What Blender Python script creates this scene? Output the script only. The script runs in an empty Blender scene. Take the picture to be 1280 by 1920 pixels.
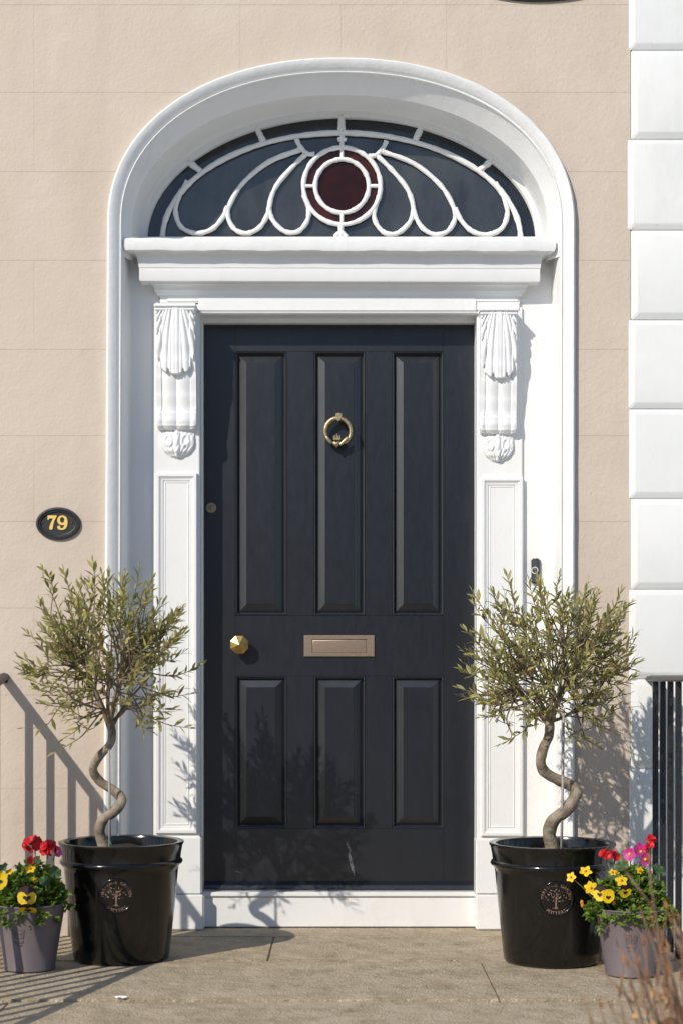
import bpy, bmesh, math, random
from mathutils import Vector, Matrix
rnd = random.Random(79)
scene = bpy.context.scene
COL = scene.collection
# ------------------------------------------------------------------ picture frame -> world
S, D, CX, HY = 505.0, 6.0, 640.0, 1270.0
CZ = 465.0 / 505.0
def W(px, py, t):
    k = (1 - t / D) / S
    return Vector(((px - CX) * k, -t, CZ - (py - HY) * k))
def WX(px, t): return (px - CX) * (1 - t / D) / S
def WZ(py, t): return CZ - (py - HY) * (1 - t / D) / S
# ------------------------------------------------------------------ camera
cam_d = bpy.data.cameras.new('camera'); cam = bpy.data.objects.new('camera', cam_d); COL.objects.link(cam)
cam.location = (0, -D, CZ); cam.rotation_euler = (math.pi / 2, 0, 0)
cam_d.sensor_fit = 'VERTICAL'; cam_d.sensor_height = 36; cam_d.lens = 36 * S * D / 1920
cam_d.shift_y = (HY - 960) / 1920; cam_d.clip_end = 500
cam_d.dof.use_dof = True; cam_d.dof.focus_distance = 5.75; cam_d.dof.aperture_fstop = 5.0
scene.camera = cam
# ------------------------------------------------------------------ sky, sun, exposure
RAY = Vector((0.78, 1.0, -0.85)).normalized()
world = bpy.data.worlds.new('World'); scene.world = world; world.use_nodes = True
wn = world.node_tree; bg = wn.nodes['Background']
sky = wn.nodes.new('ShaderNodeTexSky'); sky.sky_type = 'NISHITA'; sky.sun_disc = False
sky.sun_elevation = math.asin(-RAY.z); sky.sun_rotation = math.atan2(-RAY.x, -RAY.y)
sky.ozone_density = 2.4; sky.dust_density = .4; sky.air_density = 1.0
wn.links.new(sky.outputs[0], bg.inputs[0]); bg.inputs[1].default_value = 0.15
sun_d = bpy.data.lights.new('sun', 'SUN'); sun_d.energy = 3.75; sun_d.angle = math.radians(0.53); sun_d.color = (1, 0.93, 0.82)
sun = bpy.data.objects.new('sun', sun_d); COL.objects.link(sun)
sun.rotation_euler = RAY.to_track_quat('-Z', 'Y').to_euler(); sun.location = (-4, -6, 6)
vs = scene.view_settings; vs.view_transform = 'Standard'; vs.look = 'None'; vs.exposure = 0.05; vs.gamma = 1
vs.use_curve_mapping = False
# ------------------------------------------------------------------ materials
def nd(nt, typ, **kw):
    n = nt.nodes.new(typ)
    for k, v in kw.items(): setattr(n, k, v)
    return n
def pmat(name, col, rough=.5, metal=0, coat=0, spec=.5, col2=None, vscale=6, vlo=.4, vhi=.65, bump=0, bscale=60, bdist=.002,
         bump2=0, b2scale=8, b2dist=.004, speck=None, spscale=120, spthr=.68, rvar=0, stretch=None, detail=8, island=None, transl=0, stain=None):
    m = bpy.data.materials.new(name); m.use_nodes = True; nt = m.node_tree; L = nt.links
    b = nt.nodes['Principled BSDF']; out = nt.nodes['Material Output']
    b.inputs['Base Color'].default_value = (*col, 1); b.inputs['Roughness'].default_value = rough
    b.inputs['Metallic'].default_value = metal; b.inputs['Coat Weight'].default_value = coat
    b.inputs['Coat Roughness'].default_value = .08; b.inputs['Specular IOR Level'].default_value = spec
    geo = nd(nt, 'ShaderNodeNewGeometry'); pos = geo.outputs['Position']
    if stretch:
        mp = nd(nt, 'ShaderNodeMapping'); mp.inputs['Scale'].default_value = stretch
        L.new(pos, mp.inputs[0]); pos = mp.outputs[0]
    def noise(sc, det=detail, r=.55):
        n = nd(nt, 'ShaderNodeTexNoise'); n.inputs['Scale'].default_value = sc; n.inputs['Detail'].default_value = det
        n.inputs['Roughness'].default_value = r; L.new(pos, n.inputs['Vector']); return n.outputs[0]
    cur = None
    if island:
        r = nd(nt, 'ShaderNodeValToRGB'); els = r.color_ramp.elements
        els[0].color = (*island[0], 1); els[1].color = (*island[-1], 1)
        for i, c in enumerate(island[1:-1]):
            e = els.new((i + 1) / (len(island) - 1)); e.color = (*c, 1)
        L.new(geo.outputs['Random Per Island'], r.inputs[0]); cur = r.outputs[0]
    if col2:
        r = nd(nt, 'ShaderNodeMapRange'); r.inputs[1].default_value = vlo; r.inputs[2].default_value = vhi
        L.new(noise(vscale), r.inputs[0])
        mx = nd(nt, 'ShaderNodeMix', data_type='RGBA'); L.new(r.outputs[0], mx.inputs[0])
        if cur is not None: L.new(cur, mx.inputs[6])
        else: mx.inputs[6].default_value = (*col, 1)
        mx.inputs[7].default_value = (*col2, 1); cur = mx.outputs[2]
    if speck:
        r = nd(nt, 'ShaderNodeMapRange'); r.inputs[1].default_value = spthr; r.inputs[2].default_value = spthr + .05
        L.new(noise(spscale, 3, .6), r.inputs[0])
        mx = nd(nt, 'ShaderNodeMix', data_type='RGBA'); L.new(r.outputs[0], mx.inputs[0])
        if cur is not None: L.new(cur, mx.inputs[6])
        else: mx.inputs[6].default_value = (*col, 1)
        mx.inputs[7].default_value = (*speck, 1); cur = mx.outputs[2]
    if stain:
        sc_col, sc_vec, lo, hi = stain
        mp2 = nd(nt, 'ShaderNodeMapping'); mp2.inputs['Scale'].default_value = sc_vec; L.new(geo.outputs['Position'], mp2.inputs[0])
        sn = nd(nt, 'ShaderNodeTexNoise'); sn.inputs['Scale'].default_value = 1; sn.inputs['Detail'].default_value = 9; sn.inputs['Roughness'].default_value = .62
        L.new(mp2.outputs[0], sn.inputs['Vector'])
        r = nd(nt, 'ShaderNodeMapRange'); r.inputs[1].default_value = lo; r.inputs[2].default_value = hi; L.new(sn.outputs[0], r.inputs[0])
        mx = nd(nt, 'ShaderNodeMix', data_type='RGBA'); L.new(r.outputs[0], mx.inputs[0])
        if cur is not None: L.new(cur, mx.inputs[6])
        else: mx.inputs[6].default_value = (*col, 1)
        mx.inputs[7].default_value = (*sc_col, 1); cur = mx.outputs[2]
    if cur is not None: L.new(cur, b.inputs['Base Color'])
    if rvar:
        r = nd(nt, 'ShaderNodeMapRange'); r.inputs[1].default_value = .3; r.inputs[2].default_value = .7
        r.inputs[3].default_value = max(.02, rough - rvar); r.inputs[4].default_value = rough + rvar
        L.new(noise(14), r.inputs[0]); L.new(r.outputs[0], b.inputs['Roughness'])
    nrm = None
    for st, sc, ds in ((bump2, b2scale, b2dist), (bump, bscale, bdist)):
        if st:
            bp = nd(nt, 'ShaderNodeBump'); bp.inputs['Strength'].default_value = st; bp.inputs['Distance'].default_value = ds
            L.new(noise(sc, 5), bp.inputs['Height'])
            if nrm is not None: L.new(nrm, bp.inputs['Normal'])
            nrm = bp.outputs[0]
    if nrm is not None: L.new(nrm, b.inputs['Normal'])
    if transl:
        tb = nd(nt, 'ShaderNodeBsdfTranslucent'); ms = nd(nt, 'ShaderNodeMixShader'); ms.inputs[0].default_value = transl
        if cur is not None: L.new(cur, tb.inputs[0])
        else: tb.inputs[0].default_value = (*col, 1)
        L.new(b.outputs[0], ms.inputs[1]); L.new(tb.outputs[0], ms.inputs[2]); L.new(ms.outputs[0], out.inputs[0])
    return m
M = {}
M['render'] = pmat('painted_render', (.545, .452, .365), .75, stain=((.51, .420, .335), (5, 5, 1.3), .50, .78), col2=(.580, .490, .402), vscale=3.5, vlo=.3, vhi=.7, bump=.5, bscale=90, bdist=.003,
                   bump2=.5, b2scale=14, b2dist=.006, speck=(.47, .375, .305), spscale=75, spthr=.72)
M['joint'] = pmat('joint_fill', (.540, .448, .362), .85)
M['white'] = pmat('white_gloss_paint', (.785, .785, .77), .32, stain=((.70, .69, .66), (10, 10, 2.5), .58, .85), speck=(.62, .61, .58), spscale=60, spthr=.765, col2=(.77, .77, .755), vscale=9, bump=.25, bscale=45, bdist=.003, bump2=.25, b2scale=11, b2dist=.005)
M['white_rough'] = pmat('white_plaster_paint', (.785, .785, .77), .48, stain=((.68, .67, .64), (12, 12, 3), .56, .85), speck=(.60, .59, .56), spscale=70, spthr=.75, col2=(.76, .76, .745), vscale=7, bump=.35, bscale=60, bdist=.003, bump2=.35, b2scale=16, b2dist=.007)
M['white_carve'] = pmat('white_carved_paint', (.80, .80, .79), .55, bump=.2, bscale=120, bdist=.001)
M['neighbour'] = pmat('neighbour_white', (.735, .735, .715), .7, stain=((.62, .62, .595), (7, 7, 1.6), .54, .82), speck=(.58, .57, .55), spscale=50, spthr=.755, col2=(.685, .69, .675), vscale=3, bump=.3, bscale=110, bdist=.002, bump2=.3, b2scale=10, b2dist=.006)
M['door'] = pmat('navy_door_paint', (.0042, .0060, .0102), .35, spec=.85, col2=(.0058, .0080, .0128), vscale=4, bump=.07, bscale=45, bdist=.001, stretch=(3, 3, 1), rvar=.025, stain=((.013, .013, .014), (16, 16, 5), .66, .9))
M['brass'] = pmat('aged_brass', (.50, .33, .11), .35, metal=1, col2=(.30, .20, .075), vscale=60, rvar=.1)
M['pale_brass'] = pmat('pale_brass', (.50, .41, .25), .46, metal=.9, col2=(.30, .23, .12), vscale=120, bump=.2, bscale=200, bdist=.001)
M['satin'] = pmat('satin_bronze', (.46, .345, .255), .38, metal=.75, col2=(.40, .30, .215), vscale=30, stretch=(1, 1, 8))
M['dark_metal'] = pmat('dark_lock', (.30, .24, .17), .42, metal=.7)
M['black'] = pmat('black_shadow_gap', (.008, .008, .008), .8)
M['iron'] = pmat('black_iron_paint', (.016, .016, .018), .38, bump=.8, bscale=110, bdist=.004, speck=(.09, .09, .095), spscale=170, spthr=.66)
M['plaque'] = pmat('black_plaque', (.022, .022, .024), .42, bump=.5, bscale=160, bdist=.002, speck=(.08, .08, .085), spscale=240, spthr=.68)
M['gold'] = pmat('gold_digit', (.78, .56, .17), .45, col2=(.70, .48, .12), vscale=200)
M['glaze'] = pmat('black_glaze', (.006, .0056, .0052), .15, spec=.4, coat=.12, bump2=.15, b2scale=9, b2dist=.004, speck=(.045, .043, .04), spscale=200, spthr=.70, rvar=.05, stain=((.020, .019, .017), (18, 18, 5), .55, .75))
M['copper'] = pmat('emblem_copper', (.25, .16, .12), .5, col2=(.04, .032, .028), vscale=45, vlo=.46, vhi=.62)
M['mauve'] = pmat('mauve_pot', (.138, .110, .118), .42, col2=(.148, .118, .125), vscale=20, bump=.15, bscale=200, bdist=.001)
M['soil'] = pmat('soil', (.03, .022, .015), .95, bump=1, bscale=90, bdist=.01, speck=(.10, .075, .05), spscale=150, spthr=.6)
M['stone'] = pmat('granite_slab', (.50, .40, .285), .85, stain=((.24, .20, .115), (14, 9, 9), .55, .78), col2=(.36, .29, .185), vscale=9, vlo=.36, vhi=.66, bump=1.0, bscale=130, bdist=.008, bump2=.8, b2scale=22, b2dist=.014,
                  speck=(.72, .64, .52), spscale=120, spthr=.62)
M['stone_gap'] = pmat('mossy_joint', (.12, .10, .05), .95, bump=1, bscale=120, bdist=.006, col2=(.16, .14, .08), vscale=15)
M['street'] = pmat('paving_ground', (.53, .52, .50), .9, col2=(.47, .46, .445), vscale=2, bump=.6, bscale=80, bdist=.004)
M['bark'] = pmat('olive_bark', (.30, .245, .18), .8, col2=(.15, .115, .08), vscale=26, vlo=.42, vhi=.62, bump=1.0, bscale=90, bdist=.004, bump2=.6, b2scale=34, b2dist=.005)
M['twig'] = pmat('olive_twig', (.22, .16, .10), .75, col2=(.13, .10, .06), vscale=40)
M['cane'] = pmat('cane', (.36, .33, .28), .6)
M['leaf'] = pmat('olive_leaf', (.1, .11, .04), .5, spec=.35, island=[(.18, .185, .06), (.30, .29, .09), (.42, .38, .125), (.50, .44, .16), (.25, .25, .10), (.37, .345, .145)], transl=.32)
M['leaf_yellow'] = pmat('yellowed_leaf', (.40, .25, .05), .6, island=[(.35, .24, .05), (.42, .22, .08), (.30, .12, .06)], transl=.3)
M['herb'] = pmat('bedding_leaf', (.1, .2, .03), .55, island=[(.12, .20, .03), (.19, .30, .04), (.28, .40, .07), (.09, .16, .035)], transl=.45)
M['geranium_leaf'] = pmat('geranium_leaf', (.05, .1, .03), .6, col2=(.08, .14, .04), vscale=60, transl=.2)
M['stem'] = pmat('green_stem', (.16, .2, .06), .6)
M['red'] = pmat('geranium_red', (.62, .012, .015), .55, island=[(.55, .008, .012), (.68, .02, .02), (.60, .01, .03)], transl=.2)
M['magenta'] = pmat('magenta_petal', (.58, .04, .26), .5, island=[(.50, .03, .22), (.66, .07, .32)], transl=.25)
M['yellow'] = pmat('yellow_petal', (.85, .60, .012), .55, island=[(.86, .63, .012), (.84, .55, .01)], transl=.2)
M['orange'] = pmat('orange_centre', (.50, .20, .01), .8)
M['maroon'] = pmat('maroon_petal', (.030, .006, .010), .6, transl=.1)
M['blotch'] = pmat('black_blotch', (.010, .005, .005), .7)
M['glass'] = pmat('fanlight_glass', (.022, .024, .027), .08, spec=.6, stain=((.075, .076, .076), (7, 7, 3), .42, .85), col2=(.034, .036, .039), vscale=5, bump2=.22, b2scale=5, b2dist=.005, speck=(.22, .22, .22), spscale=110, spthr=.755)
M['glass_dark'] = pmat('fanlight_border_glass', (.010, .011, .013), .09, spec=.5, col2=(.018, .020, .024), vscale=9, bump2=.25, b2scale=7, b2dist=.005, speck=(.12, .12, .12), spscale=110, spthr=.77)
M['glass_red'] = pmat('fanlight_red_glass', (.020, .0035, .0022), .07, spec=.25, col2=(.032, .0055, .003), vscale=14)
M['glass_ring'] = pmat('fanlight_ruby_glass', (.060, .011, .006), .09, spec=.3, col2=(.018, .006, .008), vscale=9)
M['bell'] = pmat('doorbell_grey', (.035, .037, .042), .35)
M['bell_ring'] = pmat('doorbell_ring', (.70, .70, .70), .4)
M['rust'] = pmat('shrub_stem', (.16, .08, .045), .7, col2=(.28, .20, .12), vscale=14)
M['bud'] = pmat('shrub_bud', (.42, .16, .06), .6, island=[(.34, .11, .045), (.50, .22, .07), (.40, .20, .09), (.26, .09, .05)], transl=.2)
M['dry'] = pmat('dry_leaf', (.42, .20, .08), .7, island=[(.38, .15, .06), (.55, .34, .17), (.22, .09, .04)], transl=.25)
M['tape'] = pmat('green_tie', (.01, .22, .14), .5)
M['foil'] = pmat('foil', (.8, .79, .77), .5)
# ------------------------------------------------------------------ mesh helpers
class MB:
    def __init__(s): s.v = []; s.f = []
    def add(s, vs, fs):
        o = len(s.v); s.v += [tuple(p) for p in vs]; s.f += [tuple(i + o for i in f) for f in fs]; return s
    def box(s, x0, x1, y0, y1, z0, z1):
        v = [(x, y, z) for z in (z0, z1) for y in (y0, y1) for x in (x0, x1)]
        return s.add(v, [(0, 2, 3, 1), (4, 5, 7, 6), (0, 1, 5, 4), (2, 6, 7, 3), (0, 4, 6, 2), (1, 3, 7, 5)])
    def tube(s, pts, r, n=8, flat=None, closed=False, caps=True):
        pts = [Vector(p) for p in pts]; N = len(pts); rs = r if isinstance(r, (list, tuple)) else [r] * N
        vs = []; prev = None
        for i, p in enumerate(pts):
            if closed: d = pts[(i + 1) % N] - pts[i - 1]
            else: d = pts[min(i + 1, N - 1)] - pts[max(i - 1, 0)]
            d = d.normalized() if d.length > 1e-9 else Vector((0, 0, 1))
            if flat is not None:
                b = Vector(flat); a = d.cross(b).normalized()
            else:
                if prev is None:
                    up = Vector((0, 0, 1)) if abs(d.z) < .9 else Vector((1, 0, 0)); a = d.cross(up).normalized()
                else:
                    a = (prev - d * prev.dot(d)); a = a.normalized() if a.length > 1e-6 else d.orthogonal().normalized()
                prev = a; b = d.cross(a).normalized()
            for k in range(n):
                an = 2 * math.pi * k / n; vs.append(p + a * (math.cos(an) * rs[i]) + b * (math.sin(an) * rs[i]))
        fs = []
        for i in range(N if closed else N - 1):
            j = (i + 1) % N
            for k in range(n): fs.append((i * n + k, i * n + (k + 1) % n, j * n + (k + 1) % n, j * n + k))
        if caps and not closed: fs += [tuple(range(n))[::-1], tuple((N - 1) * n + k for k in range(n))]
        return s.add(vs, fs)
    def ball(s, c, r, nu=10, nv=6, rot=None):
        c = Vector(c); r = Vector((r, r, r)) if isinstance(r, (int, float)) else Vector(r)
        vs = []; fs = []
        for j in range(nv + 1):
            th = math.pi * j / nv
            for i in range(nu):
                ph = 2 * math.pi * i / nu
                p = Vector((r.x * math.sin(th) * math.cos(ph), r.y * math.sin(th) * math.sin(ph), r.z * math.cos(th)))
                vs.append(c + (rot @ p if rot else p))
        for j in range(nv):
            for i in range(nu): fs.append((j * nu + i, (j + 1) * nu + i, (j + 1) * nu + (i + 1) % nu, j * nu + (i + 1) % nu))
        return s.add(vs, fs)
    def lathe(s, prof, c, n=64):
        vs = []; fs = []
        for r, z in prof:
            for i in range(n):
                a = 2 * math.pi * i / n; vs.append((c[0] + r * math.cos(a), c[1] + r * math.sin(a), c[2] + z))
        for j in range(len(prof) - 1):
            for i in range(n): fs.append((j * n + i, j * n + (i + 1) % n, (j + 1) * n + (i + 1) % n, (j + 1) * n + i))
        return s.add(vs, fs)
    def prism(s, poly, y0, y1):          # poly: (x, z) list; extruded from y0 (front) to y1
        n = len(poly); v = [(x, y0, z) for x, z in poly] + [(x, y1, z) for x, z in poly]
        return s.add(v, [tuple(range(n)), tuple(range(2 * n - 1, n - 1, -1))] + [(i, i + n, (i + 1) % n + n, (i + 1) % n) for i in range(n)])
    def build(s, name, mat, parent=None, smooth=False, bev=0, seg=1, fix=True, weld=False, angle=None):
        me = bpy.data.meshes.new(name); me.from_pydata(s.v, [], s.f); me.update()
        if fix or bev or weld:
            bm = bmesh.new(); bm.from_mesh(me)
            if weld: bmesh.ops.remove_doubles(bm, verts=bm.verts, dist=1e-5)
            if fix: bmesh.ops.recalc_face_normals(bm, faces=bm.faces)
            if bev:
                es = [e for e in bm.edges if len(e.link_faces) == 2 and e.calc_face_angle(0) > .5]
                bmesh.ops.bevel(bm, geom=es, offset=bev, segments=seg, affect='EDGES', clamp_overlap=True)
            bm.to_mesh(me); bm.free()
        if smooth or angle: me.shade_smooth()
        if angle: me.set_sharp_from_angle(angle=angle)
        me.materials.append(M[mat] if isinstance(mat, str) else mat)
        o = bpy.data.objects.new(name, me); COL.objects.link(o)
        if parent: attach(o, parent)
        return o
def attach(o, parent):
    o.parent = parent
    q = parent; off = Vector((0, 0, 0))
    while q: off += q.location; q = q.parent
    o.location = -off
def tag(o, label=None, cat=None, group=None, kind=None):
    for k, v in (('label', label), ('category', cat), ('group', group), ('kind', kind)):
        if v: o[k] = v
    return o
def thing(name, label, cat, loc=(0, 0, 0), group=None):
    o = bpy.data.objects.new(name, None); COL.objects.link(o); o.location = loc; o.empty_display_size = .05
    return tag(o, label, cat, group)
def smoothpath(pts, n=6):
    pts = [Vector(p) for p in pts]; out = []
    for i in range(len(pts) - 1):
        p0 = pts[max(i - 1, 0)]; p1 = pts[i]; p2 = pts[i + 1]; p3 = pts[min(i + 2, len(pts) - 1)]
        for k in range(n):
            t = k / n
            out.append(.5 * ((2 * p1) + (p2 - p0) * t + (2 * p0 - 5 * p1 + 4 * p2 - p3) * t * t + (3 * p1 - p0 - 3 * p2 + p3) * t ** 3))
    out.append(pts[-1]); return out
def interp(tab, x):
    if x <= tab[0][0]: return tab[0][1]
    for (a, p), (b, q) in zip(tab, tab[1:]):
        if x <= b:
            u = (x - a) / (b - a); u = u * u * (3 - 2 * u); return p + (q - p) * u
    return tab[-1][1]
def rect_loops(x0, x1, z0, z1, yf, prof, fill=True):
    """nested mitred rectangles: prof = [(inset, height towards viewer)]; yf = plane of height 0"""
    vs = []; fs = []
    for ins, h in prof:
        vs += [(x0 + ins, yf - h, z0 + ins), (x1 - ins, yf - h, z0 + ins), (x1 - ins, yf - h, z1 - ins), (x0 + ins, yf - h, z1 - ins)]
    for j in range(len(prof) - 1):
        for i in range(4): fs.append((j * 4 + i, j * 4 + (i + 1) % 4, (j + 1) * 4 + (i + 1) % 4, (j + 1) * 4 + i))
    if fill: j = (len(prof) - 1) * 4; fs.append((j, j + 1, j + 2, j + 3))
    return vs, fs
TW = .225                     # how far the house wall's face stands in front of the door's face
# ------------------------------------------------------------------ arch curves (px, seen at their own depth)
def arch_pts(cx, a, b, cy, n, t, N=56, foot=None):
    out = []
    for i in range(N + 1):
        th = math.pi * (1 - i / N); c, s_ = math.cos(th), math.sin(th)
        x = cx + a * math.copysign(abs(c) ** (2 / n), c); y = cy - b * max(s_, 0) ** (2 / n)
        out.append(W(x, y, t))
    if foot is not None:
        out = [Vector((out[0].x, -t, foot))] + out + [Vector((out[-1].x, -t, foot))]
    return out
AX = 639.5
def half_open(z, side):        # edge of the wall's opening at height z (under the moulding)
    t = TW; cy = WZ(420, t); b = 298 * (1 - t / D) / S; a = 426 * (1 - t / D) / S; c = WX(AX, t)
    if z <= cy: return c + side * a
    u = (z - cy) / b
    if u >= 1: return None
    return c + side * a * (1 - u ** 2.15) ** (1 / 2.15)
# ------------------------------------------------------------------ ground, landing, steps
STREET = -.72
g = MB().box(-60, 60, -60, 12, STREET - .3, STREET).build('ground', 'street'); tag(g, kind='structure', label='grey paved ground at street level')
LX0, LX1, LT = -1.27, 1.16, 1.76
land = MB().box(LX0 + .01, LX1 - .01, -LT + .01, .35, STREET, -.014).build('landing', 'stone_gap'); tag(land, kind='structure', label='stone landing in front of the door')
rows = [(-.05, .247, []), (.251, .7315, [WX(508, .5), 1.0]), (.7405, 1.3625, [WX(915, 1.0)]), (1.3695, LT, [-.95])]
for (t0, t1, js), dz_ in zip(rows, (0, -.0005, -.001, -.0075)):
    xs = [LX0] + sorted(js) + [LX1]
    for a, b in zip(xs, xs[1:]):
        vs_ = MB().box(a + .0012, b - .0012, -t1, -t0, -.12, -.0015 - rnd.random() * .0012 + dz_)
        vs_.build('paving_slab', 'stone', land, bev=.003, seg=2, angle=.6)
steps = MB()
for i in range(3):
    z1 = -.18 * (i + 1); steps.box(LX0 + .02, LX1 - .02, -(LT + .30 * (i + 1)), -LT - .30 * i + .02, STREET, z1)
so = steps.build('steps', 'stone', bev=.008, seg=2); tag(so, kind='structure', label='stone steps down to the street')
# ------------------------------------------------------------------ unseen terrace across the street, added so gloss surfaces reflect it
M['brick'] = pmat('street_brick', (.32, .19, .13), .85, col2=(.20, .105, .075), vscale=7, speck=(.34, .26, .20), spscale=9, spthr=.66)
M['sash'] = pmat('sash_paint', (.72, .72, .70), .5)
M['pane'] = pmat('sash_glass', (.02, .024, .03), .06)
def terrace_house(xc_, label):
    y0 = -25.0; h = thing('unseen_brick_house', label, 'house', (xc_, y0, STREET), 'unseen brick houses across the street')
    MB().box(xc_ - 3.98, xc_ + 3.98, y0 - 8, y0, STREET, 8.6).build('wall', 'brick', h)
    MB().box(xc_ - 3.99, xc_ + 3.99, y0 - 8, y0 + .18, 8.6, 8.9).build('parapet', 'sash', h)
    for fz_, hh in ((.6, 2.1), (4.0, 2.4), (6.8, 1.5)):
        for dx_ in (-2.6, 0, 2.6):
            if fz_ < 1 and dx_ > 1:
                MB().box(xc_ + dx_ - .6, xc_ + dx_ + .6, y0 - .05, y0 + .05, STREET + .2, 2.1).build('door', 'pane', h); continue
            w_ = MB(); x0, x1 = xc_ + dx_ - .6, xc_ + dx_ + .6
            w_.box(x0, x0 + .09, y0, y0 + .06, fz_, fz_ + hh); w_.box(x1 - .09, x1, y0, y0 + .06, fz_, fz_ + hh); w_.box(x0 + .09, x1 - .09, y0, y0 + .055, fz_ + hh - .09, fz_ + hh)
            w_.box(x0 - .08, x1 + .08, y0, y0 + .12, fz_ - .12, fz_); w_.box(x0 + .09, x1 - .09, y0, y0 + .05, fz_ + hh / 2 - .04, fz_ + hh / 2 + .04)
            wo = w_.build('window', 'sash', h); MB().box(x0 + .09, x1 - .09, y0, y0 + .02, fz_, fz_ + hh - .09).build('pane', 'pane', wo)
for xc_, lb in ((-16, 'unseen brick house added across the street, far left of its row'), (-8, 'unseen brick house added across the street, second in its row'), (0, 'unseen brick house added directly across the street from the dark door'), (8, 'unseen brick house added across the street, fourth in its row'), (16, 'unseen brick house added across the street, far right of its row')): terrace_house(xc_, lb)
# ------------------------------------------------------------------ house wall of lined render, block by block
wall = thing('house_wall', 'beige painted render wall scored into blocks around the arched doorway', 'wall', (-1.2, -TW, 0))
JX = WX(1179, TW)              # where the neighbour's white blocks begin
core = MB()
def wall_poly(x0, x1, z0, z1):
    zs = [z0 + (z1 - z0) * i / 14 for i in range(15)]; side = -1 if (x0 + x1) / 2 < WX(AX, TW) else 1
    inner = []; outer = []
    for z in zs:
        e = half_open(z, side)
        if side < 0:
            a, b = x0, x1 if e is None else min(x1, e)
        else:
            b, a = x1, x0 if e is None else max(x0, e)
        if b - a > .002: inner.append(((b, z) if side < 0 else (a, z))); outer.append(((a, z) if side < 0 else (b, z)))
    if len(inner) < 2: return None
    # where the crown of the arch cuts the block between two samples keep it simple: dense samples
    return outer + inner[::-1]
blocks = 0
pys = [2145, 1980, 1812, 1645, 1478, 1303, 1140, 978, 817, 655, 488, 322, 173, 9, -155, -320, -485, -650]
xc = WX(643, TW); bw = 386 * (1 - TW / D) / S
for r, (pa, pb) in enumerate(zip(pys, pys[1:])):
    z0, z1 = WZ(pa, TW), WZ(pb, TW); z0 = max(z0, STREET)
    odd = (len(pys) - r) % 2
    xs = sorted({round(xc + (i + (.5 if pb < 20 and pb > 0 or odd else 0)) * bw, 4) for i in range(-5, 3)})
    if pb <= 1000 and WX(AX, TW) and z1 > WZ(420, TW) - .1: xs = sorted(set(xs) | ({round(WX(AX, TW), 4)} if pb > 0 else set()))
    xs = [x for x in xs if -3.2 < x < JX - .1]; xs = [-3.3] + xs + [JX + .004]
    if z1 <= WZ(420, TW) + .01:  # beside the door: one joint always falls inside the opening
        xs = [x for x in xs if not (-.95 < x < .95)]; c = WX(AX, TW); xs = sorted(xs + [c])
    for a, b in zip(xs, xs[1:]):
        g_ = .00045
        n = max(1, 1)
        p = wall_poly(a + g_ * .45, b - g_ * .45, z0 + g_, z1 - g_)
        if not p: continue
        mb = MB().prism(p, -TW, -TW + .03)
        mb.build('ashlar_block', 'render', wall); blocks += 1
# solid wall behind the blocks, with the opening cut
for sd in (-1, 1):
    c = WX(AX, TW); poly = []
    zt = 4.9; edge = []
    for i in range(61):
        z = STREET + (WZ(122, TW) + .004 - STREET) * i / 60
        e = half_open(z, sd); edge.append((c if e is None else e, z))
    far = -3.3 if sd < 0 else JX + .004
    poly = [(far, STREET), *edge, (c, zt), (far, zt)]
    MB().prism(poly, -TW + .0011, .30).build('wall_core', 'joint', wall)
# ------------------------------------------------------------------ neighbour: white channelled blocks
nb = thing('neighbour_wall', 'white painted wall of deep chamfered blocks beside the beige house', 'wall', (JX, -TW, 0))
MB().box(JX + .006, 3.6, -TW + .005, .3, STREET, 4.9).build('wall_core', 'neighbour', nb)
npy = [2107 + 166, 2107, 1941, 1775, 1608, 1441, 1273, 1105, 935, 767, 600, 432, 262, 95, -73, -240, -407, -575, -740]
for pa, pb in zip(npy, npy[1:]):
    z0, z1 = max(WZ(pa, TW), STREET), WZ(pb, TW)
    if z1 < STREET + .05: continue
    wob = (rnd.random() - .5) * .014
    for a, b in ((JX + wob, 2.35), (2.35, 3.6)):
        vs_, fs_ = rect_loops(a, b, z0, z1, -TW, [(0, -.004), (0, .002), (.002, .004), (.020 + wob * .3, .0125), (.026, .0138)])
        MB().add(vs_, fs_).build('quoin_block', 'neighbour', nb, bev=.003, seg=2, angle=.5)
# ------------------------------------------------------------------ doorcase
dc = thing('doorcase', 'white painted arched doorcase with carved brackets framing the dark door', 'doorcase', (0, -.1, 0))
# arch moulding: profile swept (offset outward from the arris, height in front of the wall)
arris = arch_pts(AX, 411, 283, 420, 2.15, TW, 64)
outer = arch_pts(AX, 438, 310, 420, 2.15, TW, 64)
prof = [(0, -.02), (0, .005), (.05, .008), (.10, .0065), (.13, .001), (.17, .001), (.20, .007), (.32, .015), (.50, .024), (.68, .031), (.82, .033), (.92, .028), (.985, .013), (1.0, -.004)]
def mould(pa, pb, name):
    vs_ = []; fs_ = []; n = len(prof)
    for i, (a, b) in enumerate(zip(pa, pb)):
        w = 1 + .03 * math.sin(i * 1.9) + .025 * math.sin(i * 3.7 + 1) + rnd.uniform(-.025, .025)
        for u, h in prof: p = a.lerp(b, u); vs_.append((p.x, p.y - h * .8 * (w if h > 0 else 1), p.z))
    for i in range(len(pa) - 1):
        for k in range(n - 1): fs_.append((i * n + k, (i + 1) * n + k, (i + 1) * n + k + 1, i * n + k + 1))
    return MB().add(vs_, fs_).build(name, 'white_rough', dc, angle=.7)
mould(arris, outer, 'arch_moulding')
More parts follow.
